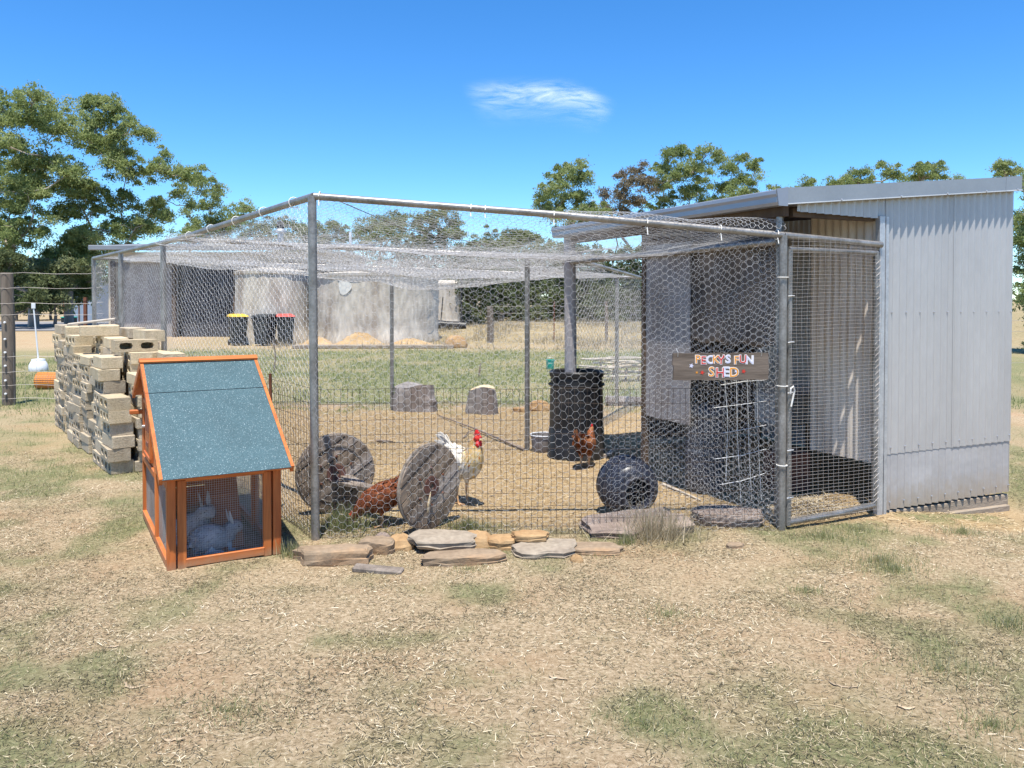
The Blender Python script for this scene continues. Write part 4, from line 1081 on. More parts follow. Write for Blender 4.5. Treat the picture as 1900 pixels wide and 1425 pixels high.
def rabbit(label, lx, ly, rz, mat, s=1.0, up=0.0):
    c, s_ = math.cos(HA), math.sin(HA)
    r_ = thing('rabbit', label, 'rabbit', (-2.02 + c * lx - s_ * ly, 4.71 + s_ * lx + c * ly, .012), HA + rz)
    pth = [(-.14, .07), (-.11, .085), (-.05, .10), (.02, .095 + up * .5), (.07, .10 + up), (.10, .135 + up), (.135, .15 + up), (.165, .135 + up), (.178, .125 + up)]
    rad = [(.02, .03), (.07, .075), (.085, .095), (.075, .085), (.052, .06), (.042, .045), (.04, .042), (.026, .028), (.008, .01)]
    mb, _ = body_mesh([(a * s, b_ * s) for a, b_ in pth], [(a * s, b_ * s) for a, b_ in rad], 18, 4, .01, 3)
    mb.build('body', mat, r_)
    plumage('fur', 'fur', r_, [(a * s, b_ * s) for a, b_ in pth], [(a * s, b_ * s) for a, b_ in rad], 1600, .022, .005, 8, .03, .97, lambda u: .5, .008)
    for sy in (-1, 1):
        MB().tube([(.11 * s, sy * .022, (.17 + up) * s), (.095 * s, sy * .03, (.215 + up) * s), (.085 * s, sy * .034, (.27 + up) * s)], [(.010, .006), (.016, .006), (.004, .003)], 8).build('ear', mat, r_)
        MB().lathe([(.001, 0), (.006, .002), (.001, .005)], 8, (.143 * s, sy * .037 * s, (.158 + up) * s), Matrix.Rotation(R(-90 * sy), 3, 'X')).build('eye', 'eye', r_)
        MB().tube([(.075 * s, sy * .035, .07 * s), (.09 * s, sy * .035, .012), (.12 * s, sy * .035, .010)], [.022, .014, .010], 8).build('front_leg', mat, r_)
        MB().tube([(-.07 * s, sy * .065, .05 * s), (-.03 * s, sy * .07, .02), (.03 * s, sy * .065, .012)], [.04, .022, .012], 8).build('hind_leg', mat, r_)
    MB().lathe([(.001, -.02), (.02, -.008), (.02, .01), (.001, .022)], 10, (-.145 * s, 0, .075 * s)).build('tail', mat, r_)
rabbit('pale white rabbit sitting in the sun behind the front mesh of the hutch', .30, .20, R(8), 'rabbit_white', .95)
rabbit('speckled grey and white rabbit sitting up in the shade of the hutch', .21, .40, R(-60), 'rabbit_spot', 1.0, .09)

# ================================================================ stack of concrete blocks
SB = np.array((-.594, .804)); SA = np.array((.804, .594)); SO = np.array((-3.62, 7.30)); S_ROT = math.atan2(SA[1], SA[0])
BLN, BWD, BHT = .385, .192, .116                    # along the stack, across, course height
def block_mesh(kind):
    x, y, z = BWD / 2, BLN / 2, BHT / 2 - .001
    V = []; F = []
    mb = MB()
    if kind == 'solid':
        mb.box((0, 0, 0), (2 * x, 2 * y, 2 * z), bev=.006)
    else:                                                # two cores open on the long side face (-x)
        cores = {'two': 2, 'three': 3}[kind]
        w = 2 * y / cores
        for k in range(cores):
            yc = -y + w * (k + .5)
            outer = [(yc - w / 2, -z), (yc, -z), (yc + w / 2, -z), (yc + w / 2, 0), (yc + w / 2, z), (yc, z), (yc - w / 2, z), (yc - w / 2, 0)]
            hw, hz = w * .32, z * .58
            inner = [(yc + hw * math.cos(a) * (1.15 if i % 2 == 0 else 1), hz * math.sin(a) * (1.15 if i % 2 == 0 else 1)) for i, a in enumerate([math.radians(225 + 45 * j) for j in range(8)])]
            n0 = len(mb.v)
            mb.v += [(-x, a, b_) for a, b_ in outer] + [(-x, a, b_) for a, b_ in inner] + [(x * .75, a, b_) for a, b_ in inner]
            for i in range(8):
                j = (i + 1) % 8
                mb.f.append((n0 + i, n0 + j, n0 + 8 + j, n0 + 8 + i)); mb.f.append((n0 + 8 + i, n0 + 8 + j, n0 + 16 + j, n0 + 16 + i))
            mb.f.append(tuple(n0 + 16 + i for i in range(8)))
            mb.sm += [False] * 17
        b8 = [(-x, -y, -z), (x, -y, -z), (x, y, -z), (-x, y, -z), (-x, -y, z), (x, -y, z), (x, y, z), (-x, y, z)]
        mb.add(b8, [(0, 3, 2, 1), (4, 5, 6, 7), (0, 1, 5, 4), (1, 2, 6, 5), (2, 3, 7, 6)])
    o = mb.build('tmp', 'block'); me_ = o.data; bpy.data.objects.remove(o); return me_
BM = {k: block_mesh(k) for k in ('solid', 'two', 'three')}
BMW = {k: BM[k].copy() for k in BM}
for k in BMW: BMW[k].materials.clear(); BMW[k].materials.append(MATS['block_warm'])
g = random.Random(21)
ncol = 9; COLH = {}
tops = [[6, 8, 9], [9, 9, 9], [10, 9, 11], [9, 11, 11], [10, 10, 11], [11, 10, 10], [11, 11, 10], [10, 11, 11], [11, 11, 11]]
for c in range(ncol):
    for a in range(3):
        sh = g.uniform(-.03, .03); zs_ = g.choice((.78, .86, .93, 1.0)); zc = .005; shb = g.uniform(-.03, .03)
        for k in range(min(11, int(round(tops[c][a] / zs_)))):
            kind = g.choice(['two', 'two', 'solid', 'three', 'solid'] if a == 0 else ['solid', 'solid', 'two'])
            top = k >= min(11, int(round(tops[c][a] / zs_))) - 2
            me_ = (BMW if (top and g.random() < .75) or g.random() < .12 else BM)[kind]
            pos = SO + SB * (c * .412 + BLN / 2 + shb + g.uniform(-.018, .018) + (.05 * (g.random() - .5) if top else 0)) + SA * (a * .215 + BWD / 2 + sh + g.uniform(-.018, .018))
            o = bpy.data.objects.new('concrete_block', me_)
            o.location = (pos[0], pos[1], .005 + BHT * zs_ * (k + .5)); o.scale = (1, 1, zs_)
            o.rotation_euler = (0, 0, S_ROT + g.uniform(-.06, .06) + (math.pi if (a == 2 and g.random() < .7) else 0) + (g.uniform(-.12, .12) if top else 0))
            link(o)
            ORD = ['lowest', 'second', 'third', 'fourth', 'fifth', 'sixth', 'seventh', 'eighth', 'ninth', 'tenth', 'eleventh']
            colr = 'sandy' if me_ in BMW.values() else 'grey'; hol = 'plain' if kind == 'solid' else 'hollow'
            cw = ['nearest', 'second', 'third', 'fourth', 'fifth', 'sixth', 'seventh', 'eighth', 'farthest'][c]
            lb = f"{colr} {hol} block in the {ORD[k]} course, {cw} column from the hutch, {('left', 'middle', 'right')[a]} row"
            gp_ = 'concrete blocks of the stack'; COLH[(c, a)] = .005 + BHT * zs_ * (k + 1)
            tag(o, lb, 'block', gp_)
# two blocks laid crosswise and one board on the top
for (c, a, k, rz, lab, key, w) in ((1, 1.0, 9, R(90), 'sandy concrete block turned crosswise near the front of the stack top', 'two', True), (4, .5, 11, R(84), 'pale concrete block turned crosswise on the tallest part of the stack', 'solid', True)):
    pos = SO + SB * (c * .412 + .19) + SA * (a * .215 + .1); ci = int(round(c)); zt_ = max(COLH[(ci, j)] for j in (int(a), min(2, int(a) + 1)))
    o = bpy.data.objects.new('concrete_block', BMW[key]); o.location = (pos[0], pos[1], zt_ + .002 + BHT / 2); o.rotation_euler = (0, 0, S_ROT + rz); link(o); tag(o, lab, 'block')
pb = SO + SB * 2.9 + SA * .3
o = MB().box((0, 0, 0), (.52, .12, .022), bev=.003).build('offcut_board', 'pale_stick'); o.location = (pb[0], pb[1], max(COLH[(7, 0)], COLH[(7, 1)], COLH[(7, 2)]) + .045); o.rotation_euler = (R(4), R(-7), R(20))
tag(o, 'thin pale board lying tilted on top of the block stack', 'board')

# ================================================================ wooden cable reel
C1 = Vector((-1.32, 6.02, 0)); C2 = Vector((-.575, 5.60, 0)); RRd = .30
axv = Vector((.80, -.60, 0)).normalized()
reel = thing('cable_reel', 'old grey wooden cable reel with two round ends lying behind the front mesh', 'cable reel', (-.95, 5.8, 0), math.atan2(axv.y, axv.x))
RM = Matrix.Rotation(-math.atan2(axv.y, axv.x), 3, 'Z')
def reel_flange(cw, tilt, inner, yaw):
    """round end of boards, facing along local x"""
    c = RM @ (cw - Vector((-.95, 5.8, 0)))
    fl = MB().lathe([(RRd - .004, -.010), (RRd, -.008), (RRd, .008), (RRd - .004, .010), (RRd - .02, .010), (RRd - .02, -.010)], 40, caps=False)
    o = fl.build('flange', 'reel_edge', reel); o.rotation_euler = (tilt, R(90), yaw); o.location = (c.x, c.y, RRd + .0)
    nb = 6; wd = 2 * (RRd - .018) / nb
    for lay, (z0, rot) in enumerate(((-.017, 0), (.006, R(90)))):
        for k in range(nb):
            y0 = -(RRd - .018) + k * wd + .004; y1 = y0 + wd - .008; poly = []
            for yy in np.linspace(y0, y1, 5): poly.append((math.sqrt(max(0, (RRd - .012) ** 2 - yy * yy)), yy))
            for yy in np.linspace(y1, y0, 5): poly.append((-math.sqrt(max(0, (RRd - .012) ** 2 - yy * yy)), yy))
            pc = MB().prism(poly, z0 + .002 * ((k * 7 + lay) % 3), z0 + .011 + .002 * ((k * 5 + lay) % 3), 'xy').build('board', 'reel_plank', o)
            pc.rotation_euler = (0, 0, rot + R(34))
    for rr, zz in inner:
        MB().lathe([(rr - .012, -.007), (rr, -.007), (rr, .007), (rr - .012, .007)], 36, (0, 0, zz), caps=False).build('ring', 'reel_edge', o)
    for sg in (-1, 1):
        MB().lathe([(.001, sg * .012), (.075, sg * .012), (.07, sg * .026), (.022, sg * .027), (.02, sg * .008), (.001, sg * .006)], 18, caps=False).build('hub', 'reel_hub', o)
    for k in range(6):
        a = k * math.pi / 3; MB().lathe([(.008, -.03), (.008, .03)], 8, (.13 * math.cos(a), .13 * math.sin(a), 0)).build('bolt', 'rust', o)
    return o, c
f1, c1_ = reel_flange(C1, R(6), [(.215, .018)], R(-20))
f2, c2_ = reel_flange(C2, R(-8), [], R(-10))
MB().bar((c1_.x, c1_.y, RRd - .06), (c2_.x, c2_.y, RRd - .09), .10, .022, .002).build('core_plank', 'old_plank', reel)
MB().bar((c1_.x, c1_.y + .06, RRd - .02), (c1_.x + .5, c1_.y + .05, RRd - .13), .09, .02, .002).build('core_plank', 'old_plank', reel)
MB().tube([(c2_.x + .03, c2_.y - .05, .13), (c2_.x + .045, c2_.y - .055, .2), (c2_.x + .04, c2_.y - .03, .27)], [.006, .010, .003], 6).build('splinter', 'log_cut', reel)

# ================================================================ things in the run
bx, by = .655, 8.20
cb = thing('compost_bin', 'tall black tapered plastic compost bin without lid inside the run', 'compost bin', (bx, by, tz(bx, by) - .01), R(10))
pr = [(.295, 0), (.300, .02), (.292, .04), (.280, .30), (.274, .31), (.274, .33), (.270, .60), (.262, .82), (.275, .83), (.278, .87), (.262, .885), (.250, .87), (.252, .8), (.27, .3), (.28, .02)]
mb = MB(); mb.lathe(pr, 36, caps=False); o = mb.build('body', 'black_plastic', cb)
MB().lathe([(.283, .735), (.288, .745), (.283, .755)], 36, caps=False).build('rib', 'black_plastic', cb)
for k in range(4):
    a = k * math.pi / 2 + .4; MB().box((.272 * math.cos(a), .272 * math.sin(a), .47), (.012, .05, .74), Matrix.Rotation(a, 3, 'Z'), .003).build('rib', 'black_plastic', cb)
MB().lathe([(.001, .05), (.26, .06), (.262, .30), (.15, .36), (.001, .38)], 20).build('compost', 'flag_dark', cb)

tb = thing('plastic_barrel', 'round blue black plastic barrel lying with its open mouth toward the camera', 'barrel', (.86, 6.02, tz(.9, 6.02)), R(-74))
RX = Matrix.Rotation(R(94), 3, 'Y')
prof = [(.001, -.20), (.09, -.195), (.16, -.165), (.20, -.10), (.216, -.03), (.214, .0), (.190, .008), (.186, .022), (.190, .034), (.208, .040), (.207, .07), (.194, .115), (.170, .146), (.148, .158), (.146, .168), (.128, .172), (.124, .190), (.128, .205), (.118, .214), (.102, .206), (.100, .17), (.12, .15), (.17, .10), (.185, .0), (.16, -.12), (.001, -.16)]
MB().lathe(prof, 40, (0, 0, .212), RX, caps=False).build('body', 'tumbler_plastic', tb)
sw = []                                                 # embossed curl on the flank
for k in range(16):
    a = k * .62; rr = .012 + .0042 * k
    d_ = Vector((.10, -.15, .08)).normalized(); u = d_.cross(Vector((0, 0, 1))).normalized(); w = u.cross(d_)
    dirv = (d_ * .19 + u * rr * math.cos(a) + w * rr * math.sin(a)).normalized()
    sw.append(Vector((0, 0, .212)) + Vector((dirv.x * .2, dirv.y * .208, dirv.z * .208)))
MB().tube(sw, .004, 6).build('embossed_curl', 'tumbler_plastic', tb)
MB().lathe([(.216, -.055), (.221, -.045), (.221, -.02), (.216, -.012)], 40, (0, 0, .212), RX, caps=False).build('hoop', 'tumbler_plastic', tb)
for z_, r_ in ((-.115, .193), (-.085, .207), (.062, .2085), (.09, .2035), (.118, .193)): MB().lathe([(r_ - .004, z_ - .008), (r_ + .005, z_ - .004), (r_ + .005, z_ + .004), (r_ - .004, z_ + .008)], 40, (0, 0, .212), RX, caps=False).build('rib', 'tumbler_plastic', tb)

ft = thing('feed_tub', 'small pale grey feed tub beside the foot of the compost bin', 'tub', (.33, 8.45, tz(.33, 8.45)))
MB().lathe([(.11, 0), (.12, .02), (.13, .15), (.138, .155), (.138, .17), (.126, .17), (.112, .03), (.001, .025)], 22).build('body', 'dirty_board', ft)
MB().lathe([(.138, .168), (.142, .172), (.138, .18), (.13, .175)], 22, caps=False).build('rim', 'white_plastic', ft)

def rock(name, label, px, py, w, d, h, mat, seed, rz=0.0, z=None, tilt=(0, 0), cat='stone', group=None, n=16, pos=None):
    """a split slab of stone: uneven outline, layered sides"""
    if group: w *= 1.12; d *= 1.15
    g = np.random.default_rng(seed)
    a = np.linspace(0, 2 * math.pi, n, endpoint=False) + g.uniform(-.12, .12, n)
    sq = np.abs(np.cos(a)) ** 4 + np.abs(np.sin(a)) ** 4
    r0 = sq ** -.18 * (1 + g.normal(0, .075, n))
    tall = h / max(w, d) > .38
    V = []; lay = [(0, .92), (.15, 1.0), (.35, .98), (.55, .90), (.75, .76), (.9, .58), (1.0, .36)] if tall else [(0, .90), (.12, .97), (.42, 1.0 ), (.46, .955), (.78, .985), (.92, .95), (1.0, .885)]
    for f, s_ in lay:
        jz = g.normal(0, .035, n); js = 1 + g.normal(0, .022, n)
        for k in range(n):
            rr = r0[k] * s_ * js[k]; V.append((w / 2 * rr * math.cos(a[k]), d / 2 * rr * math.sin(a[k]), h * (f + jz[k] * (1 if 0 < f else 0))))
    F = [(i * n + k, i * n + (k + 1) % n, (i + 1) * n + (k + 1) % n, (i + 1) * n + k) for i in range(len(lay) - 1) for k in range(n)]
    base = len(V); top = (len(lay) - 1) * n
    for k in range(n):
        V.append((V[top + k][0] * .55, V[top + k][1] * .55, h * (1 + g.normal(.04, .05))))
    V.append((0, 0, h * 1.05))
    F += [(top + k, top + (k + 1) % n, base + (k + 1) % n, base + k) for k in range(n)] + [(base + k, base + (k + 1) % n, base + n) for k in range(n)]
    F.append(tuple(range(n))[::-1])
    o = MB().add(V, F).build(name, mat)
    if pos is None:
        Y = CAM_H * FPX / (py - HORIZON); X = (px - 950) / FPX * Y
    else: X, Y = pos
    o.location = (X, Y, (tz(X, Y) - .012) if z is None else z); o.rotation_euler = (tilt[0], tilt[1], rz)
    return tag(o, label, cat, group)
GRP = 'flat stones along the foot of the run'
rock('flat_stone', 'long brown flat stone at the left end of the stone edging', 618, 1042, .43, .19, .095, 'flagstone', 1, R(8), tilt=(R(-5), 0), group=GRP)
rock('flat_stone', 'small brown stone wedged between the long stone and the ochre one', 700, 1025, .20, .15, .085, 'flagstone', 2, R(-12), group=GRP)
rock('flat_stone', 'split ochre brown stone in front of the red hen', 742, 1018, .18, .15, .095, 'flag_ochre', 3, R(15), group=GRP)
rock('flat_stone', 'broad pale oval flat stone propped in front of the reel', 822, 1022, .39, .21, .055, 'flag_pale', 4, R(-3), z=.035, tilt=(R(6), R(1)), group=GRP)
rock('flat_stone', 'long brown slab lying under the pale oval stone', 862, 1047, .46, .16, .065, 'flagstone', 5, R(6), group=GRP)
rock('flat_stone', 'ochre stone right behind the pale oval stone', 880, 1015, .22, .15, .10, 'flag_ochre', 6, R(-14), group=GRP)
rock('flat_stone', 'ochre flat stone in the middle of the edging against the mesh', 935, 1018, .20, .17, .075, 'flag_ochre', 7, R(10), group=GRP)
rock('flat_stone', 'wide grey paving slab under the small ochre stone', 1012, 1030, .38, .22, .06, 'flag_pale', 8, R(14), tilt=(R(3), 0), group=GRP)
rock('flat_stone', 'small ochre oval stone lying on the grey slab', 985, 1022, .20, .11, .042, 'flag_ochre', 9, R(-4), z=.066, tilt=(R(4), 0), group=GRP)
rock('flat_stone', 'reddish grey sunken slab at the right end of the stone edging', 1105, 1025, .33, .17, .045, 'flagstone', 10, R(-6), group=GRP)
rock('stone', 'small round orange stone in the grass before the right end of the edging', 1070, 1046, .085, .06, .05, 'flag_ochre', 11)
rock('stone', 'dark bark covered stone behind the small brown stone', 708, 1008, .13, .08, .075, 'flag_dark', 12)
rock('flagstone', 'large grey flagstone inside the front mesh before the barrel', 1185, 985, .74, .42, .075, 'flag_dark', 13, R(14), z=.0, tilt=(R(4), R(-2)))
rock('flagstone', 'rounded brown flagstone inside the mesh near the gate post', 1352, 972, .50, .26, .085, 'flag_dark', 14, R(-6), z=.005, tilt=(R(5), 0))
rock('stone', 'low reddish stone near the dry grass before the gate', 1367, 1018, .12, .07, .035, 'flagstone', 15)
rock('stone', 'orange stone at the back of the run beside the pipe post', 1000, 762, .36, .2, .15, 'flag_ochre', 16)
rock('stone', 'low orange stone at the back of the run left of the taller one', 968, 764, .25, .14, .07, 'flag_ochre', 17)
rock('stone', 'rusty round stone lying beyond the lawn by the concrete slab', 845, 645, .75, .6, .4, 'flag_ochre', 18)

def log(name, label, px, py, w, h, seed, cut=False):
    Y = CAM_H * FPX / (py - HORIZON); X = (px - 950) / FPX * Y; g = np.random.default_rng(seed)
    o = thing(name, label, 'log', (X, Y, tz(X, Y) - .01), g.uniform(-.3, .3))
    n = 22; V = []; lv = np.linspace(0, 1, 8)
    r0 = 1 + .16 * np.sin(np.linspace(0, 2 * math.pi, n, endpoint=False) * 3 + seed) + g.normal(0, .06, n)
    for f in lv:
        s_ = (1.12 - .2 * f)
        for k in range(n):
            a = 2 * math.pi * k / n; rr = r0[k] * s_ * (1 + g.normal(0, .03))
            V.append((w / 2 * rr * math.cos(a), w * .42 * rr * math.sin(a), h * f * (1 + (.10 * math.sin(a * 2 + seed) if f > .8 else 0))))
    F = [(i * n + k, i * n + (k + 1) % n, (i + 1) * n + (k + 1) % n, (i + 1) * n + k) for i in range(7) for k in range(n)]
    F.append(tuple(range(n))[::-1])
    MB().add(V, F, True).build('bark', 'log_bark', o)
    T = [V[7 * n + k] for k in range(n)]; c = (0, 0, h * .97)
    MB().add(T + [c], [(k, (k + 1) % n, n) for k in range(n)]).build('cut_face', 'log_cut' if cut else 'log_bark', o)
    return o
log('tree_stump', 'wide grey split stump at the back of the run by the far post', 770, 760, .60, .36, 3)
log('tree_stump', 'small pale stump with a sawn orange top at the back of the run', 897, 766, .42, .36, 5, True)

def stick(label, pts, r, mat='stick', name='stick', cat='stick', group=None):
    b0 = pts[0]; o = MB().tube([(p[0] - b0[0], p[1] - b0[1], p[2] - b0[2]) for p in pts], [r * (1 - .5 * k / (len(pts) - 1)) for k in range(len(pts))], 7).build(name, mat)
    o.location = b0; return tag(o, label, cat, group)
def gp(px, py, dz=.0):
    Y = CAM_H * FPX / (py - HORIZON); X = (px - 950) / FPX * Y; return (X, Y, tz(X, Y) + dz)
stick('long thin dark stick lying across the chaff toward the middle post', [gp(972, 840, .02), gp(930, 822, .03), gp(880, 800, .035), gp(814, 773, .02)], .016)
stick('short dark stick lying on the chaff above the reel', [gp(697, 821, .015), gp(715, 822, .02), gp(728, 822, .012)], .014)
stick('short broken branch lying behind the round barrel', [gp(1122, 853, .02), gp(1140, 847, .05), gp(1168, 843, .04)], .026, 'pale_stick')
stick('thin stick lying between the barrel and the brown flagstone', [gp(1232, 902, .012), gp(1262, 915, .016), gp(1302, 930, .01)], .012, 'pale_stick')
stick('curved bent root lying on the lawn edge at the back of the run', [gp(860, 815, .01), gp(868, 806, .03), gp(884, 800, .02)], .008)
o = stick('rotten dark log edging the back corner of the run', [(1.42, 12.2, .06), (1.9, 12.1, .07), (2.3, 12.15, .06)], .085, 'log_bark', 'rotten_log', 'log')
bp_ = thing('brush_pile', 'heap of grey dead branches on the lawn beyond the run', 'branches', (2.2, 15.8, 0))
g = random.Random(3)
for k in range(16):
    x = g.uniform(-.5, .5); L_ = g.uniform(.8, 1.6); a = g.uniform(-.25, .25); z = .06 + .38 * g.random()
    MB().tube([(x - L_ / 2, g.uniform(-.3, .3), z), (x, g.uniform(-.3, .3), z + g.uniform(-.02, .06)), (x + L_ / 2, g.uniform(-.3, .3), z + a * .3)], [.022, .02, .010], 6).build('branch', 'pale_stick', bp_)
for k in range(5):
    x = -.5 + k * .25; MB().tube([(x, -.1, 0), (x + .05, .0, .25), (x + .02, .1, .45)], [.025, .02, .012], 6).build('branch', 'stick', bp_)
# weathered timber before the stones
o = MB().box((0, 0, .015), (.30, .075, .03), bev=.006).build('timber_offcut', 'old_plank'); p = gp(700, 1062); o.location = (p[0], p[1], p[2] - .004); o.rotation_euler = (R(4), R(2), R(-9))
tag(o, 'weathered grey timber offcut lying before the long brown stone', 'timber')

# sign on the front netting
sgx = A + (G - A) * ((((1336 - 950) / FPX * 5.52) - A[0]) / (G[0] - A[0]))
sign = thing('wooden_sign', 'weathered plank sign with painted words hung on the netting of the run', 'sign', (sgx[0], sgx[1] - .05, 1.05), math.atan2(G[1] - A[1], G[0] - A[0]))
bd = MB(); n = 14; top = []; bot = []
for k in range(n + 1):
    x = -.33 + .66 * k / n; top.append((x, .183 + .002 * math.sin(k * 2.1))); bot.append((x, .002 * math.cos(k * 1.7)))
bd.prism(bot + [(.334, .09), (.33, .12)] + top[::-1] + [(-.336, .11), (-.326, .095)], -.011, .011, 'xz'); bd.build('board', 'sign_wood', sign)
TXT = []
def letters(word, x, z, size, cols, adv):
    for ch_, c_, a_ in zip(word, cols, adv):
        for off, ex, y, mt, nm in ((.0042, .0006, -.0118, 'paint_white', 'letter_outline'), (.0004, .0008, -.0128, c_, 'letter')):
            cu = bpy.data.curves.new('letter', 'FONT'); cu.body = ch_; cu.size = size; cu.extrude = ex; cu.offset = off; cu.resolution_u = 3
            to = bpy.data.objects.new('letter_src', cu); COL.objects.link(to)
            TXT.append((to, nm, mt, (x, y, z + .004 * math.sin(x * 60))))
        x += a_
OR, RD, LL, WH = 'paint_orange', 'paint_red', 'paint_lilac', 'paint_white'
letters("PECKY'S", -.182, .112, .078, [OR, RD, LL, OR, RD, RD, LL], [.040, .037, .043, .038, .034, .020, .04])
letters("FUN", .088, .112, .078, [OR, RD, LL], [.036, .044, .04])
letters("SHED", -.088, .022, .092, [OR, RD, LL, OR], [.048, .052, .044, .04])
bpy.context.view_layer.update()
dg = bpy.context.evaluated_depsgraph_get()
made = [(bpy.data.meshes.new_from_object(to.evaluated_get(dg)), nm, mt, ps) for to, nm, mt, ps in TXT]
for (to, *_r) in TXT:
    cu = to.data; bpy.data.objects.remove(to); bpy.data.curves.remove(cu)
for me_, nm, mt, ps in made:
    me_.materials.clear(); o = put(nm, me_, mt, sign); o.location = ps; o.rotation_euler = (R(90), 0, 0)
for x, z, r_, mt in ((-.205, .098, .018, LL), (-.168, .052, .010, OR), (-.13, .052, .017, RD), (.105, .06, .015, LL), (.157, .058, .017, RD)):
    poly = []
    for k in range(10):
        a = k * math.pi / 5; rr = r_ if k % 2 == 0 else r_ * .45; poly.append((x + rr * math.cos(a), z + rr * math.sin(a)))
    MB().prism(poly, -.0128, -.0112, 'xz').build('painted_star', mt, sign)
for x in (-.30, .28): MB().tube([(x, -.012, .16), (x, -.02, .19), (x, .03, .215)], .0018, 4).build('hanging_wire', 'bright_wire', sign)

# loose panel of bright wire leaning inside by the gate post
wp_ = thing('wire_panel', 'bent offcut of bright wire grid leaning inside the run beside the gate post', 'wire panel', (1.62, 5.66, 0), R(6))
MB().tube([(-.12, .0, .32), (-.10, .02, .75), (-.12, .03, 1.03)], .0025, 5).build('wire', 'bright_wire', wp_)
for k, x in enumerate((-.03, .05, .12)):
    MB().tube([(x + .02, 0, .18), (x, .015, .6), (x - .01, .02, 1.04)], .0025, 5).build('wire', 'bright_wire', wp_)
for k, z in enumerate((.30, .48, .66, .84, 1.0)):
    MB().tube([(-.16 - .05 * k % .1, .0, z), (.0, .012, z + .02), (.18, .02, z + .07 - .01 * k)], .0025, 5).build('wire', 'bright_wire', wp_)

# ================================================================ beyond the run
# concrete water tanks
def tank(label, px, Y, r, h, patchy=False, roof=True):
    X = (px - 950) / FPX * Y
    o = thing('water_tank', label, 'water tank', (X, Y + r, tz(X, Y) - .02))
    n = 48; V = []; g = np.random.default_rng(int(px))
    zs = np.linspace(0, h, 14)
    for z in zs:
        for k in range(n):
            a = 2 * math.pi * k / n; rr = r * (1 + .006 * g.normal()) + (.05 if z < .25 else 0); V.append((rr * math.cos(a), rr * math.sin(a), z))
    F = [(i * n + k, i * n + (k + 1) % n, (i + 1) * n + (k + 1) % n, (i + 1) * n + k) for i in range(len(zs) - 1) for k in range(n)]
    MB().add(V, F, True).build('wall', 'concrete', o)
    MB().lathe([(r * 1.03, h - .02), (r * 1.035, h + .07), (r * .95, h + .10), (.4, h + .24), (.01, h + .25)], 48).build('lid', 'concrete', o)
    if patchy:                                          # whitewashed repair on the wall
        a0 = -math.pi / 2 - .36; pts = []
        for k in range(14):
            a = 2 * math.pi * k / 14; rr = 1 + .12 * math.sin(3 * a + 1)
            aa = a0 + .115 * rr * math.cos(a); pts.append((r * 1.012 * math.cos(aa), r * 1.012 * math.sin(aa), h - .42 + .26 * rr * math.sin(a)))
        c = (r * 1.014 * math.cos(a0), r * 1.014 * math.sin(a0), h - .42)
        MB().add(pts + [c], [(k, (k + 1) % 14, 14) for k in range(14)]).build('repair_patch', 'concrete_patch', o)
    return o
tank('large stained concrete water tank with a white repair patch behind the run', 681, 28, 2.26, 2.46, True)
tank('smaller concrete water tank behind the yellow lidded bin', 486, 28.6, 1.34, 2.55)
tank('small distant concrete tank right of the large tank', 828, 39, .68, 2.1)
def mound(label, px, Y, w, d, h, seed):
    X = (px - 950) / FPX * Y; V = []; n = 26; g = np.random.default_rng(seed)
    for i in range(9):
        f = i / 8
        for k in range(n):
            a = 2 * math.pi * k / n; rr = f * (1 + .12 * math.sin(a * 3 + seed) + .06 * g.normal() * (f > .3))
            V.append((w / 2 * rr * math.cos(a), d / 2 * rr * math.sin(a), h * (math.cos(f * math.pi) * .5 + .5) * (1 + .06 * g.normal()) - .02))
    F = [(i * n + k, i * n + (k + 1) % n, (i + 1) * n + (k + 1) % n, (i + 1) * n + k) for i in range(8) for k in range(n)]
    o = MB().add(V, F, True).build('sand_pile', 'sand'); o.location = (X, Y, tz(X, Y)); return tag(o, label, 'sand pile')
mound('pale sand pile against the middle of the large tank', 665, 27.6, 2.3, 1.0, .46, 2)
mound('low orange sand pile at the left foot of the large tank', 590, 27.4, 1.6, 1.0, .34, 5)
mound('low sand drift at the right foot of the large tank', 760, 27.7, 2.2, .9, .26, 7)
o = MB().box((0, 0, .06), (5.2, .3, .12), bev=.02).build('concrete_edging', 'flag_pale'); o.location = (-4.5, 26.2, tz(-4.5, 26.2)); tag(o, 'pale concrete edging strip along the lawn before the tanks', 'edging')

# outbuilding with open dark front
bY = 34.0
ob = thing('outbuilding', 'long low outbuilding with grey roof and dark open front behind the tanks', 'building', (-12.5, bY, 0))
x0, x1 = at(174, 0, bY)[0] + 12.5 + .5, at(655, 0, bY)[0] + 12.5
MB().box(((x0 + .55 + x1) / 2, 3.0, 1.75), (x1 - x0 - .6, .15, 3.5)).build('wall', 'dark_wall', ob)
MB().box((x0 + .2, 1.5, 1.75), (.15, 3.0, 3.5)).build('wall', 'cream_wall', ob)
MB().box((x1 - .1, 1.5, 1.75), (.15, 3.0, 3.5)).build('wall', 'cream_wall', ob)
MB().box(((x0 + x1) / 2, .1, 3.36), (x1 - x0 - .2, .12, .42)).build('wall', 'cream_wall', ob)
for f in (.0, .26, .52, .76, 1.0):
    MB().box((x0 + .3 + (x1 - x0 - .5) * f, .05, 1.6), (.16, .16, 3.2)).build('post', 'dark_wood', ob)
for f0, f1 in ((.02, .25), (.27, .51)): MB().box((x0 + .3 + (x1 - x0) * (f0 + f1) / 2, .35, 1.65), ((x1 - x0) * (f1 - f0), .06, 3.3)).build('bay_panel', 'dark_wall' if f0 > .1 else 'dirty_board', ob)  # dark panel puts the open bay's interior shade into its colour
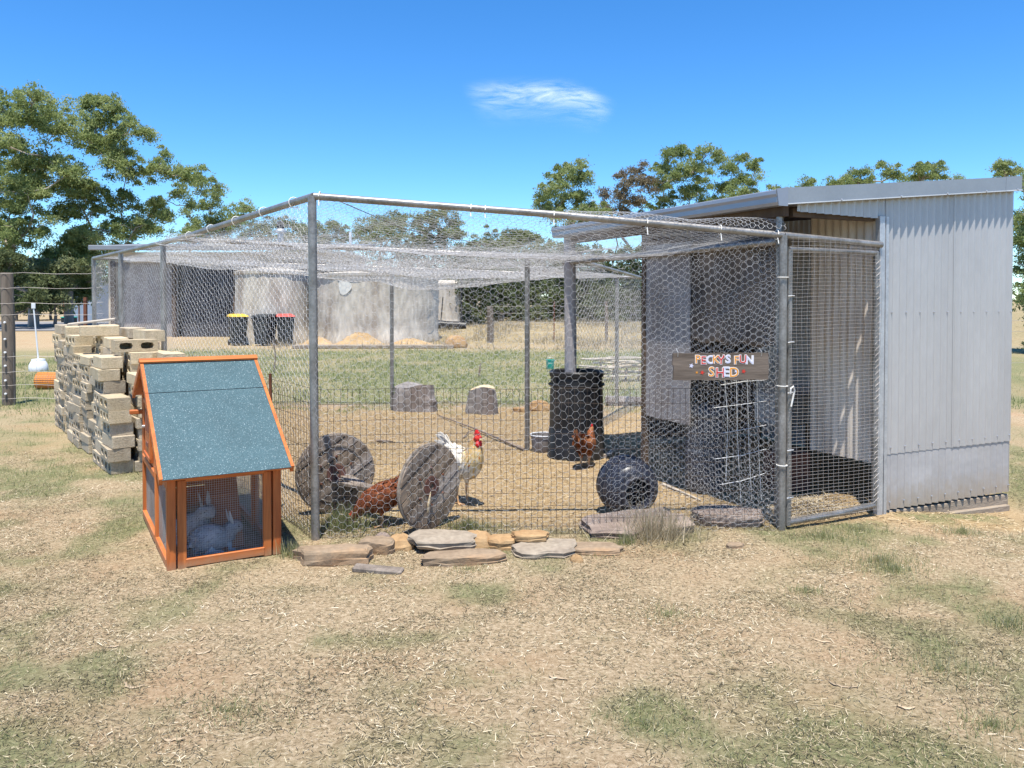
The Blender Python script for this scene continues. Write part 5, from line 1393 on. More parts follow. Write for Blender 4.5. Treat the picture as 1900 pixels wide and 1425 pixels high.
rf = MB().prism([(-.5, 3.62), (-.5, 3.80), (3.4, 4.15), (3.4, 3.98)], x0 - .4, x1 + .4, 'yz').build('roof', 'far_roof', ob)
MB().box(((x0 + x1) / 2, -.56, 3.73), (x1 - x0 + .8, .1, .2), bev=.02).build('gutter', 'far_roof', ob)
fx = at(506, 0, bY)[0] + 12.5
fl = MB().lathe([(.13, 3.9), (.13, 4.45), (.26, 4.5), (.26, 4.56), (.1, 4.7)], 14, (fx, 1.2, 0)).build('flue', 'galv', rf)
MB().lathe([(.14, 4.66), (.16, 4.7), (.16, 4.95), (.05, 5.0)], 14, (fx, 1.2, 0)).build('cowl', 'dark_wall', rf)
fx = at(665, 0, bY)[0] + 12.5
MB().tube([(x1 - .4, 1.5, 3.9), (x1 - .4, 1.5, 4.55)], .06, 8).build('vent_pipe', 'white_plastic', rf)

# wheelie bins
def wheelie(label, px, Y, lid, rz):
    X = (px - 950) / FPX * Y
    o = thing('wheelie_bin', label, 'bin', (X, Y, tz(X, Y)), rz)
    V = []
    for z, w, d in ((.06, .44, .52), (.5, .50, .60), (.92, .56, .68), (.94, .60, .73), (.99, .60, .73)):
        V += [(-w / 2, -d / 2, z), (w / 2, -d / 2, z), (w / 2, d / 2, z), (-w / 2, d / 2, z)]
    F = [(4 * i + k, 4 * i + (k + 1) % 4, 4 * i + 4 + (k + 1) % 4, 4 * i + 4 + k) for i in range(4) for k in range(4)] + [(3, 2, 1, 0), (16, 17, 18, 19)]
    MB().add(V, F).build('body', 'bin_green', o)
    V = [(-.31, -.38, .995), (.31, -.38, .995), (.31, .38, .995), (-.31, .38, .995), (-.30, -.36, 1.03), (.30, -.36, 1.03), (.30, .37, 1.05), (-.30, .37, 1.05), (-.22, -.2, 1.075), (.22, -.2, 1.075), (.22, .25, 1.09), (-.22, .25, 1.09)]
    F = [(3, 2, 1, 0)] + [(4 * i + k, 4 * i + (k + 1) % 4, 4 * i + 4 + (k + 1) % 4, 4 * i + 4 + k) for i in range(2) for k in range(4)] + [(8, 9, 10, 11)]
    MB().add(V, F).build('lid', lid, o)
    MB().tube([(-.28, .42, 1.0), (.28, .42, 1.0)], .018, 8).build('handle', 'bin_green', o)
    for s_ in (-1, 1):
        w = MB().lathe([(.02, -.025), (.1, -.025), (.1, .025), (.02, .025)], 16, (s_ * .26, .27, .1), Matrix.Rotation(R(90), 3, 'Y')).build('wheel', 'black_plastic', o)
wheelie('dark wheelie bin with a yellow lid before the smaller tank', 441, 28.0, 'lid_yellow', R(28))
wheelie('dark wheelie bin with a dark lid between the two coloured bins', 491, 27.8, 'bin_green', R(-14))
wheelie('dark wheelie bin with a red lid beside the large tank', 529, 28.0, 'lid_red', R(20))

# small pale blue shed far left, and its neighbour behind the small tank
def far_shed(label, px, Y, w, d, h0, h1, rz, mat):
    X = (px - 950) / FPX * Y
    o = thing('garden_shed', label, 'shed', (X, Y, tz(X, Y)), rz)
    poly = [(-w / 2, 0), (w / 2, 0), (w / 2, h1), (-w / 2, h0)]
    MB().prism(poly, 0, d, 'xz').build('wall', mat, o)
    MB().prism([(-w / 2 - .45, h0 - .07), (w / 2 + .3, h1 + .02), (w / 2 + .3, h1 + .14), (-w / 2 - .45, h0 + .05)], -.35, d + .3, 'xz').build('roof', 'far_roof', o)
    for k in (-w / 2 + .03, 0, w / 2 - .03): MB().box((k, -.03, h0 / 2), (.07, .05, h0 - .1)).build('post', 'rust', o)
    MB().box((0, -.035, h0 - .2), (w, .05, .07)).build('rail', 'rust', o)
    return o
far_shed('small pale blue iron shed with skillion roof at the far left', 147, 56, 2.2, 2.4, 2.35, 2.8, R(-4), 'far_shed')
far_shed('pale blue iron shed far behind the small concrete tank', 818, 52, 1.5, 2.0, 3.2, 3.35, R(3), 'gutter_blue')
gb = thing('storage_trunk', 'dark green storage trunk at the foot of the small blue shed', 'trunk', (*at(128, 0, 54.5)[:2], 0))
MB().box((0, 0, .18), (.85, .5, .34), bev=.03).build('body', 'bin_green', gb); MB().box((0, 0, .38), (.9, .54, .07), bev=.02).build('lid', 'teal_plastic', gb)
# black frame with a rolled cover beside the small tank
bf = thing('black_frame', 'black metal frame with a rolled up cover before the small distant tank', 'frame', (*at(832, 0, 36)[:2], tz(-2.8, 36) - .05))
for x in (-.62, .58):
    MB().tube([(x, 0, 0), (x, 0, 2.35)], .045, 8).build('upright', 'black_plastic', bf)
MB().tube([(-.36, 0, .1), (-.25, .1, 1.5)], .025, 6).build('stay', 'black_plastic', bf)
MB().tube([(-.72, -.1, .30), (0, -.12, .24), (.8, -.1, .2)], [.2, .18, .2], 12).build('rolled_cover', 'black_plastic', bf)
MB().tube([(.72, 0, .1), (.55, .05, .9), (.60, 0, 2.2)], .04, 6).build('stay', 'black_plastic', bf)

# fences
def fence(name, label, posts, wires_z, P0, P1, cat='fence', mesh=None, mat='galv'):
    P0 = np.array(P0, float); P1 = np.array(P1, float)
    o = thing(name, label, cat, (P0[0], P0[1], 0))
    for f, h, r, mt, kind in posts:
        q = (P1 - P0) * f; z0 = tz(*(P0 + q)) - .05
        if kind == 'round':
            pm = MB().tube([(q[0], q[1], z0), (q[0] + .01, q[1], z0 + h * .5), (q[0] - .01, q[1], z0 + h - .03), (q[0] - .01, q[1], z0 + h)], [r, r * .97, r * .95, r * .85], 14)
        else:
            pm = MB().bar((q[0], q[1], z0), (q[0] + .01, q[1], z0 + h), r, r * .5); pm.bar((q[0], q[1] - r * .4, z0), (q[0] + .01, q[1] - r * .4, z0 + h), r * .25, r * .8)
        po = pm.build('post', mt, o)
    for z in wires_z:
        pts = []
        for f in np.linspace(0, 1, 15):
            q = (P1 - P0) * f; pts.append((q[0], q[1] - .09, z + tz(*(P0 + q)) - .02 * math.sin(math.pi * (f * 3 % 1)) + .008 * math.sin(f * 40)))
        MB().tube(pts, .0026, 4, caps=False).build('wire', 'gate_wire' if mat == 'galv' else mat, o)
    if mesh:
        n, zt = mesh; sg = []
        for k in range(n):
            q = (P1 - P0) * (k / n); z0 = tz(*(P0 + q)); sg.append(((q[0], q[1] - .09, z0), (q[0], q[1] - .09, z0 + zt)))
        tag(wires('stay_wires', np.array(sg), .002, 'gate_wire', o), kind='stuff')
    return o
lf = fence('paddock_fence', 'wire paddock fence with a stout round wooden post at the left', [(.56, 2.05, .092, 'post_wood', 'round'), (.905, 1.68, .055, 'rust', 'picket')],
           [.12, .32, .52, .75, 1.38, 1.55, 1.78, 2.0], (-9.4, 12.0), (-6.2, 12.35), mesh=(20, .8))
for z in (.18, .38, .6, .8, 1.0, 1.25): MB().lathe([(.012, 0), (.016, .01), (.016, .03), (.010, .035)], 8, (3.2 * .56 + .02, .35 * .56 - .09, z), Matrix.Rotation(R(90), 3, 'X')).build('insulator', 'white_plastic', lf)
fence('back_fence', 'wire fence with timber post and thin steel pickets along the foot of the bank', [(.0, 1.35, .12, 'post_wood', 'round'), (.36, 1.5, .05, 'rust', 'picket'), (.66, 1.5, .06, 'stick', 'round'), (1.0, 1.4, .05, 'rust', 'picket')],
      [.35, .7, 1.05, 1.3], (-.78, 29.0), (5.6, 29.6), mesh=(18, 1.0))
fence('right_fence', 'wire fence behind the shed at the right edge', [(.1, 1.3, .08, 'post_wood', 'round'), (.9, 1.3, .08, 'post_wood', 'round')], [.4, .7, 1.0, 1.2], (8.2, 15.0), (14.5, 17.0))
# marker pole in a pot, orange roll, cup, teal pot, tree guard stick
p = at(70, 688, 18.0)
mk = thing('marker_pole', 'thin white pole standing in a white pot on the left grass', 'pole', (p[0], p[1], tz(p[0], p[1])), 0)
MB().lathe([(.19, 0), (.20, .03), (.19, .14), (.15, .22), (.14, .235), (.14, .27), (.06, .28), (.01, .28)], 20).build('pot', 'white_plastic', mk)
MB().tube([(0, 0, .25), (-.05, 0, .9), (-.10, 0, 1.52)], .016, 8).build('pole', 'white_plastic', mk)
MB().box((-.09, -.01, 1.46), (.09, .03, .13), bev=.01).build('cap', 'white_plastic', mk)
p = at(101, 722, 14.4)
rl = thing('mesh_roll', 'roll of orange plastic mesh lying on the grass behind the block stack', 'roll', (p[0], p[1], tz(p[0], p[1])), R(4))
sp_ = []
for k in range(5):
    rr = .145 - k * .012
    MB().tube([(-.30 + .01 * k, 0, .145), (0, .005, .143), (.34 - .01 * k, 0, .145)], [rr, rr * 1.02, rr], 18).build('layer', 'orange_mesh', rl)
sg = [((x, .148 * math.cos(a), .145 + .148 * math.sin(a)), (x, .148 * math.cos(a + .4), .145 + .148 * math.sin(a + .4))) for x in np.arange(-.29, .33, .045) for a in np.arange(0, 6.28, .4)]
sg += [((-.3, .15 * math.cos(a), .145 + .15 * math.sin(a)), (.33, .15 * math.cos(a), .145 + .15 * math.sin(a))) for a in np.arange(0, 6.28, .24)]
tag(wires('netting', np.array(sg), .004, 'paint_orange', rl), kind='stuff')
p = at(127, 728, 13.6)
o = MB().lathe([(.05, 0), (.055, .01), (.062, .15), (.066, .155), (.058, .155), (.048, .012)], 14, (0, 0, .06), Matrix.Rotation(R(70), 3, 'Y')).build('paper_cup', 'paint_white'); o.location = (p[0], p[1], tz(p[0], p[1])); tag(o, 'white cup lying beside the orange mesh roll', 'cup')
p = at(1021, 685, 18.4)
tp_ = thing('teal_bucket', 'small teal bucket standing on the lawn beyond the run', 'bucket', (p[0], p[1], tz(p[0], p[1])))
MB().lathe([(.075, 0), (.08, .01), (.095, .2), (.102, .205), (.102, .22), (.09, .22), (.076, .02), (.001, .015)], 18).build('body', 'teal_plastic', tp_)
MB().tube([(-.1, 0, .2), (-.06, 0, .27), (.06, 0, .27), (.1, 0, .2)], .005, 5).build('handle', 'galv', tp_)
p = at(889, 700, 16.5)
stick('short dark stake standing in the lawn beyond the run', [(p[0], p[1], 0), (p[0] + .01, p[1], .16), (p[0] + .03, p[1], .30)], .025, name='stake', cat='stake')
p = at(508, 690, 17.5)
stick('thin bare sapling on the lawn behind the hutch', [(p[0], p[1], 0), (p[0] + .03, p[1], .4), (p[0] - .02, p[1], .75)], .02, name='sapling', cat='sapling')

# ================================================================ trees
def leaf_cloud(clumps, n_tot, size, seed, flat=1.0, droop=.5, spray=None):
    """leaf-sized faces gathered in ragged sprays through every clump; clumps (x,y,z,rx,ry,rz)"""
    g = np.random.default_rng(seed); C = np.array(clumps, float)
    vol = (C[:, 3] * C[:, 5]) ** 1.0; k = np.maximum(3, (vol / vol.sum() * n_tot)).astype(int)
    PP = []; TT = []
    for c, m_ in zip(C, k):
        sr = max(.10, spray or size * 2.1); ns = max(6, int(1.9 * c[3] * c[5] / (sr * sr * .62)))
        d = g.normal(size=(ns, 3)); d /= np.linalg.norm(d, axis=1, keepdims=True)
        rr = .35 + .65 * g.random(ns) ** .6; d[:, 2] = np.where(g.random(ns) < .7, np.abs(d[:, 2]), d[:, 2])
        sp = c[:3] + (d * rr[:, None] * .75 + g.normal(size=(ns, 3)) * .38) * c[3:6]
        srad = sr * g.uniform(.4, 1.35, ns)
        which = g.integers(0, ns, m_)
        off = g.normal(size=(m_, 3)) * srad[which][:, None] * np.array([.60, .60, .32])
        off[:, 2] -= .55 * np.hypot(off[:, 0], off[:, 1]) - .2 * srad[which]      # umbrella of drooping leaves
        PP.append(sp[which] + off)
        TT.append(g.random(ns)[which] * .42 + .25 + g.random(m_) * .33)
    P = np.concatenate(PP); T = np.clip(np.concatenate(TT), 0, 1); n = len(P)
    ln = size * g.uniform(.7, 1.5, n); w = ln * g.uniform(.24, .42, n)
    d = g.normal(size=(n, 3)); d[:, 2] -= droop; d /= np.linalg.norm(d, axis=1, keepdims=True)
    s_ = np.cross(d, g.normal(size=(n, 3))); s_ /= np.linalg.norm(s_, axis=1, keepdims=True)
    V = np.stack([P - d * ln[:, None] / 2, P + s_ * w[:, None] / 2, P + d * ln[:, None] / 2, P - s_ * w[:, None] / 2], 1).reshape(-1, 3)
    F = np.arange(n * 4).reshape(n, 4)
    return V, F, np.repeat(T, 4)
def tree(name, label, base_px, Y, cl, leaves, size, mat='leaf_gum', tr=.28, seed=0, bark='bark_gum', depth=.8, cat='tree', group=None, fork=.35, base_dy=0, grow=1.0):
    """cl: clumps (px, py, rx, rz) measured in photograph pixels at distance Y"""
    g = np.random.default_rng(seed); s_ = Y / FPX
    bx_ = (base_px - 950) * s_; bz = tz(bx_, Y)
    o = thing(name, label, cat, (bx_, Y, bz), 0, group)
    C = []
    for px, py, rx, rz in cl:
        rx *= grow; rz *= grow
        x, _, z = at(px, py, Y); dy = g.uniform(-1, 1) * depth * 2.4
        C.append((x - bx_, dy, z - bz, rx * s_, max(rx, rz) * s_ * .8, rz * s_))
    hmax = max(c[2] for c in C); hmin = min(c[2] - c[5] for c in C)
    mb = MB(); zf = max(.6, hmax * fork)
    tp_ = [(0, 0, -.1), (.08 * g.normal(), .05, zf * .5), (.15 * g.normal(), 0, zf)]
    mb.tube(tp_, [tr * 1.15, tr * .95, tr * .8], 9)
    nodes = [(Vector(tp_[1]), tr * .7), (Vector(tp_[2]), tr * .75)]
    order = sorted(C, key=lambda c: (c[0] ** 2 + (c[2] - zf) ** 2))
    for c in order:
        e = Vector(c[:3]); best = min(nodes, key=lambda nd: (nd[0] - e).length + (1.6 * max(0, nd[0].z - e.z)))
        p, r0 = best; r1 = max(.035, r0 * .62); mid = p.lerp(e, .5) + Vector((g.normal() * .12, g.normal() * .1, -.10)) * (e - p).length
        q1 = p.lerp(mid, .5) + Vector((0, 0, .03)) * (e - p).length
        mb.tube([p, q1, mid, mid.lerp(e, .55), e], [r0 * .85, r0 * .75, (r0 + r1) * .42, r1 * .8, r1 * .55], 6, caps=False)
        nodes += [(mid, r1), (e, r1 * .9)]
        for k in range(5):                                   # twigs into the spray
            d = Vector(g.normal(size=3)); d.normalize(); w = Vector((d.x * c[3], d.y * c[4], abs(d.z) * c[5] * .9))
            mb.tube([mid.lerp(e, .4 + .12 * k), e + w * .45, e + w * .9], [r1 * .5, r1 * .32, r1 * .12], 4, caps=False)
    mb.build('trunk', bark, o, fix=False)
    V, F, T = leaf_cloud(C, int(leaves * (1.0 if name == 'scrub_bush' else 2.35)), size * (.85 if name == 'scrub_bush' else .55), seed + 50, spray=size * (1.3 if name == 'scrub_bush' else 1.25))
    put('crown', arrays_mesh('crown', V, F, tint=T), mat, o)
    return o
tree('gum_tree', 'large spreading gum tree with layered crown at the left edge', 62, 46, [
    (10, 205, 40, 18), (50, 200, 45, 18), (100, 202, 48, 18), (145, 212, 35, 20), (70, 232, 40, 16), (115, 245, 55, 22), (160, 250, 30, 18), (5, 235, 25, 14), (30, 265, 18, 14),
    (60, 285, 30, 16), (20, 305, 38, 22), (70, 315, 55, 26), (110, 300, 28, 22), (10, 345, 40, 20), (60, 345, 40, 20), (30, 385, 50, 20), (90, 370, 45, 22),
    (20, 430, 45, 24), (85, 430, 50, 24), (40, 470, 50, 22), (105, 470, 40, 22), (150, 330, 30, 18), (20, 505, 45, 20), (75, 505, 40, 18), (40, 535, 50, 18), (5, 560, 40, 16), (-40, 260, 60, 40), (-50, 350, 60, 50), (-40, 440, 50, 40)], 44000, .30, 'leaf_gum', .27, 1, fork=.3, depth=1.1, grow=1.06)
tree('gum_tree', 'leaning gum tree with a long drooping right branch over the run', 128, 49, [
    (200, 205, 26, 20), (230, 215, 26, 20), (250, 240, 20, 18), (275, 243, 13, 15), (215, 245, 22, 16), (182, 265, 24, 18), (245, 268, 16, 10), (205, 275, 22, 12), (245, 290, 28, 14),
    (295, 280, 12, 12), (235, 318, 26, 14), (265, 320, 34, 16), (305, 320, 38, 18), (345, 322, 38, 18), (380, 338, 22, 14), (400, 345, 8, 10), (300, 355, 14, 14), (280, 372, 20, 14),
    (150, 350, 40, 18), (185, 365, 40, 20), (170, 395, 45, 22), (230, 372, 38, 18), (255, 395, 30, 18), (215, 420, 45, 20), (265, 425, 36, 16), (330, 375, 12, 10), (305, 400, 18, 12),
    (150, 440, 45, 22), (200, 450, 40, 18), (140, 485, 40, 22), (190, 475, 30, 16), (120, 520, 30, 20), (170, 510, 34, 18), (110, 545, 34, 18), (150, 540, 30, 16), (225, 465, 30, 12)], 42000, .28, 'leaf_gum', .25, 2, fork=.33, depth=1.0, grow=1.05)
tree('gum_tree', 'smaller gum tree with a sloping limb above the left rail of the run', 352, 58, [
    (415, 372, 20, 14), (400, 388, 26, 14), (440, 385, 20, 12), (430, 402, 30, 14), (470, 392, 14, 8), (395, 415, 30, 14), (360, 425, 30, 12), (455, 415, 22, 10), (340, 395, 14, 9), (380, 440, 40, 12), (430, 430, 40, 14)], 8000, .26, 'leaf_gum', .22, 3, fork=.4)
UG = 'trees beyond the far boundary'
def bg_tree(lbl, base_px, Y, cl, n, mat='leaf_gum', seed=0, size=.28, tr=.2, name='gum_tree'):
    return tree(name, lbl, base_px, Y, cl, n, size, mat, tr, seed, 'bark_dark' if mat != 'leaf_gum' else 'bark_gum', .7, 'tree', UG, .4)
bg_tree('low grey gum behind the outbuilding flue', 525, 66, [(500, 425, 26, 14), (525, 415, 22, 12), (550, 425, 22, 14), (530, 440, 40, 14), (480, 440, 30, 12)], 5000, 'leaf_grey', 11)
bg_tree('grey gum with two rounded tops right of the corner post', 610, 64, [(590, 425, 18, 14), (605, 412, 12, 8), (632, 425, 17, 14), (640, 440, 22, 12), (600, 445, 30, 12), (575, 435, 18, 14)], 5000, 'leaf_grey', 12)
bg_tree('broad dome shaped grey tree above the large tank', 705, 62, [(705, 412, 34, 16), (730, 400, 22, 12), (680, 428, 30, 16), (740, 422, 34, 18), (715, 445, 55, 16), (770, 440, 30, 16)], 8000, 'leaf_grey', 13)
bg_tree('tall grey tree with a pale gap right of the dome shaped tree', 815, 62, [(775, 412, 20, 14), (800, 405, 24, 14), (825, 395, 16, 10), (838, 410, 14, 14), (815, 428, 34, 14), (850, 435, 14, 12), (800, 448, 40, 14)], 6500, 'leaf_grey', 14)
bg_tree('pointed small tree above the middle rail of the run', 918, 66, [(912, 432, 12, 12), (912, 448, 22, 12), (935, 452, 24, 10), (890, 455, 22, 10)], 3000, 'leaf_grey', 15)
bg_tree('low spreading tree left of the bright green gum', 968, 66, [(945, 438, 16, 12), (968, 432, 16, 12), (990, 445, 20, 12), (960, 455, 34, 12)], 4000, 'leaf_grey', 16)
bg_tree('bright green gum with a narrow top left of the shed roof', 1052, 56, [(1050, 310, 22, 14), (1075, 315, 16, 14), (1035, 330, 26, 14), (1070, 338, 30, 16), (1018, 355, 22, 14), (1050, 365, 34, 16), (1000, 372, 16, 10), (1090, 372, 24, 14), (1035, 385, 40, 12), (1085, 395, 36, 12), (1015, 395, 26, 10), (1105, 385, 18, 10), (1060, 410, 60, 12)], 12000, 'leaf_gum', 17)
bg_tree('thin grey twig tree just right of the bright green gum', 1128, 60, [(1118, 362, 10, 10), (1125, 378, 9, 9), (1130, 395, 14, 8)], 900, 'leaf_brown', 18, tr=.1)
bg_tree('sparse brownish gum beside the tallest tree over the shed', 1172, 58, [(1158, 325, 17, 12), (1190, 315, 15, 12), (1165, 345, 22, 14), (1190, 345, 22, 18), (1148, 368, 20, 12), (1180, 372, 28, 16), (1195, 300, 9, 8), (1150, 390, 26, 10)], 5200, 'leaf_brown', 19, .26)
bg_tree('tallest rounded green gum over the shed gutter', 1262, 58, [(1245, 292, 22, 12), (1272, 285, 24, 12), (1300, 295, 20, 14), (1228, 315, 22, 16), (1290, 318, 28, 18), (1222, 345, 20, 18), (1262, 330, 26, 18), (1310, 340, 14, 16), (1230, 375, 26, 18), (1275, 365, 30, 18), (1250, 395, 40, 14), (1305, 385, 26, 18)], 12500, 'leaf_gum', 20)
bg_tree('airy green gum right of the tallest tree over the shed roof', 1345, 58, [(1340, 292, 14, 12), (1382, 290, 15, 12), (1358, 310, 22, 12), (1392, 315, 16, 16), (1378, 335, 24, 16), (1345, 345, 18, 14), (1395, 345, 14, 16), (1365, 365, 26, 14), (1335, 375, 16, 14), (1350, 395, 40, 14)], 8000, 'leaf_gum', 21)
bg_tree('small tree top showing over the shed gutter end', 1430, 60, [(1432, 350, 12, 7), (1440, 362, 20, 9), (1480, 345, 22, 8), (1500, 355, 24, 9)], 1800, 'leaf_gum', 22)
bg_tree('rounded tree top left of the pair over the barge capping', 1600, 58, [(1600, 318, 22, 12), (1578, 330, 18, 10), (1628, 318, 16, 12), (1645, 328, 14, 12), (1605, 338, 40, 12), (1560, 340, 16, 8)], 4200, 'leaf_gum', 23)
bg_tree('two headed airy tree top over the right half of the shed', 1712, 58, [(1690, 318, 15, 12), (1728, 310, 14, 12), (1735, 325, 16, 10), (1705, 332, 26, 10), (1765, 332, 12, 5)], 3000, 'leaf_gum', 24)
bg_tree('small round tree top near the right end of the shed roof', 1838, 58, [(1838, 314, 20, 9), (1838, 326, 26, 9)], 1800, 'leaf_gum', 25)
tree('gum_tree', 'close bushy green tree at the right edge behind the shed', 1925, 24, [(1912, 330, 22, 14), (1905, 360, 24, 20), (1915, 400, 30, 26), (1905, 440, 26, 26), (1915, 490, 34, 30), (1905, 540, 30, 30), (1915, 590, 34, 30), (1908, 640, 26, 28), (1945, 420, 40, 50), (1945, 560, 40, 60)], 12000, .16, 'leaf_gum', .14, 31, depth=.3, fork=.2)
# dark scrub under the trees
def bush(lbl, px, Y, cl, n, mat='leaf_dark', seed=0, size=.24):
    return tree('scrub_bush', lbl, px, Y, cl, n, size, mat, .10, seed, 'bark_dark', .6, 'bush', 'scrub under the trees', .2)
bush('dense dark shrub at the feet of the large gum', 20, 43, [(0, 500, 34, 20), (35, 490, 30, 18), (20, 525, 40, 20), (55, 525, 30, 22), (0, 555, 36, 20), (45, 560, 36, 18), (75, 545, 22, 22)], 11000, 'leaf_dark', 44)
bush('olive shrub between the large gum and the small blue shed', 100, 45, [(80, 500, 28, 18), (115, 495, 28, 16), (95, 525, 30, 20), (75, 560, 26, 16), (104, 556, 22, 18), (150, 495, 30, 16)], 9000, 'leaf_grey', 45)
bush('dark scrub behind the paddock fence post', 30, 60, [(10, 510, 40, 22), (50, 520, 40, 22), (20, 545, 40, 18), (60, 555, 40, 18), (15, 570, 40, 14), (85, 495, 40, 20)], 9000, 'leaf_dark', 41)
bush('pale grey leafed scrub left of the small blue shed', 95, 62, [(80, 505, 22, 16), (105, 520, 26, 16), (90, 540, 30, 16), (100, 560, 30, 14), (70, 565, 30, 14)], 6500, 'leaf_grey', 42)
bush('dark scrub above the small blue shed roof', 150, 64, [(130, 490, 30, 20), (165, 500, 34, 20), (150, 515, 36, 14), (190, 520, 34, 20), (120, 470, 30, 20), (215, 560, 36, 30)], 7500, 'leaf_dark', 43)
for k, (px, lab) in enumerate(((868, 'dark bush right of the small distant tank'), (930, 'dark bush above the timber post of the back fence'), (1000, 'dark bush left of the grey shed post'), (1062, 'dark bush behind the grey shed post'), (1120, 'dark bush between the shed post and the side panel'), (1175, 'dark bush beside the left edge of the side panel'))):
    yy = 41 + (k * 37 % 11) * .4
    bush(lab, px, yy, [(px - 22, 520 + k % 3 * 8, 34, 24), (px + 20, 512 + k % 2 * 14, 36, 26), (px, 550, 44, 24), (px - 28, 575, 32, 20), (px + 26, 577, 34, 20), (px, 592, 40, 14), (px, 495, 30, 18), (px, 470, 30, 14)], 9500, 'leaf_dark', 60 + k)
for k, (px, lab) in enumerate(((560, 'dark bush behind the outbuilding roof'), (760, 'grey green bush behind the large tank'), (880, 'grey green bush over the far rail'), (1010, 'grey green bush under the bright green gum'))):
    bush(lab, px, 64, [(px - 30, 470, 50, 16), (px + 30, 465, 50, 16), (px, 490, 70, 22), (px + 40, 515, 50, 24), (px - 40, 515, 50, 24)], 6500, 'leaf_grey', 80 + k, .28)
# far wooded ridge closing the view
g = np.random.default_rng(9); C = []
for k in range(70):
    x = -75 + k * 2.6 + g.uniform(-1, 1)
    if -30 < x < 95 or True: C.append((x, 84 + g.uniform(-5, 5), g.uniform(.8, 2.2), 2.6, 2.6, g.uniform(1.6, 2.6)))
V, F, T = leaf_cloud(C, 26000, .6, 99)
tag(put('far_scrub', arrays_mesh('far_scrub', V, F, tint=T), 'leaf_dark'), 'belt of dark scrub closing the view behind the trees', 'scrub', kind='stuff')

# ================================================================ litter and grass
def scatter(n, x0, x1, y0, y1, seed):
    g = np.random.default_rng(seed); x = g.uniform(x0, x1, n); y = g.uniform(y0, y1, n); return g, x, y
def keep_view(x, y): return np.abs(x) < .72 * y + .6
def free(x, y):
    """not under the shed floor, hutch or block stack"""
    ds = (x - SH0[0]) * SE[0] + (y - SH0[1]) * SE[1]; dw = (x - SH0[0]) * SN[0] + (y - SH0[1]) * SN[1]
    a = ~((ds > .0) & (ds < SW) & (dw > .02) & (dw < SDP))
    hx = (x + 2.02) * math.cos(HA) + (y - 4.71) * math.sin(HA); hy = -(x + 2.02) * math.sin(HA) + (y - 4.71) * math.cos(HA)
    return a & ~((hx > -.02) & (hx < HW + .02) & (hy > -.02) & (hy < HD + .02))
# straw and chips on the bare ground
def bits(P, ln, w, tint, seed):
    g = np.random.default_rng(seed); n = len(P); az = g.random(n) * 6.283; pt = (g.random(n) - .35) * .7
    d = np.stack([np.cos(az) * np.cos(pt), np.sin(az) * np.cos(pt), np.sin(pt)], 1) * (ln / 2)[:, None]
    s_ = np.stack([-np.sin(az), np.cos(az), (g.random(n) - .5) * 1.2], 1) * (w / 2)[:, None]
    V = np.stack([P - d - s_, P - d + s_, P + d + s_ * .6, P + d - s_ * .6], 1).reshape(-1, 3)
    return V, np.arange(n * 4).reshape(n, 4), np.repeat(tint, 4)
g, x, y = scatter(650000, -5.5, 5.5, 2.3, 8.5, 101)
ch, gr, dr = fields(x, y); dens = (.30 + .70 * sstep(.36, .58, fbm(x * 2.2, y * 2.2, 90, 4))) * np.clip(4.2 / y, 0, 1) * (.55 + .45 * sstep(.35, .6, fbm(x * 9, y * 9, 93, 3)))
ok = keep_view(x, y) & free(x, y) & (ch < .5) & (g.random(len(x)) < dens); x, y, gr = x[ok], y[ok], gr[ok]
P = np.column_stack([x, y, terrain(x, y) + .001 + .012 * g.random(len(x)) ** 2]); n = len(P)
patch_t = .22 * (fbm(x * 1.4, y * 1.4, 95, 3) - .5) * 2
V, F, T = bits(P, .010 + .030 * g.random(n) ** 1.8, .0014 + .0022 * g.random(n), np.clip(.98 * g.random(n) ** 1.15 + patch_t - .15 * gr, 0, 1), 102)
tag(put('thatch_litter', arrays_mesh('thatch_litter', V, F, tint=T), 'thatch'), 'matted dry grass and broken straw over the bare ground', 'straw', kind='stuff')
g, x, y = scatter(16000, -5.5, 5.5, 2.3, 7.5, 105)
ch, gr, dr = fields(x, y); dens = sstep(.45, .65, fbm(x * 1.3, y * 1.3, 91, 3)) * np.clip(4.5 / y, 0, 1)
ok = keep_view(x, y) & free(x, y) & (ch < .5) & (g.random(len(x)) < dens); x, y = x[ok], y[ok]
P = np.column_stack([x, y, terrain(x, y) + .003 + .008 * g.random(len(x))]); n = len(P)
V, F, T = straw_mesh(P, .025 + .06 * g.random(n) ** 2.4, .0014 + .0014 * g.random(n), np.clip(.3 + .55 * g.random(n), 0, 1), 106, .14)
tag(put('straw_stalks', arrays_mesh('straw_stalks', V, F, tint=T), 'straw'), 'long pale straw stalks lying over the foreground', 'straw', kind='stuff')
# chaff in the run
g, x, y = scatter(38000, -5.5, 4.0, 5.3, 12, 103)
ch, gr, dr = fields(x, y); ok = keep_view(x, y) & (ch > .4) & (g.random(len(x)) < np.clip(9 / (y + 1), 0, 1)); x, y = x[ok], y[ok]
P = np.column_stack([x, y, terrain(x, y) + .003 + .006 * g.random(len(x))]); n = len(P)
V, F, T = bits(P, .02 + .05 * g.random(n) ** 2, .004 + .006 * g.random(n), np.clip(.15 + .65 * g.random(n), 0, 1), 104)
tag(put('run_chaff', arrays_mesh('run_chaff', V, F, tint=T), 'straw'), 'golden chaff covering the floor of the run', 'chaff', kind='stuff')
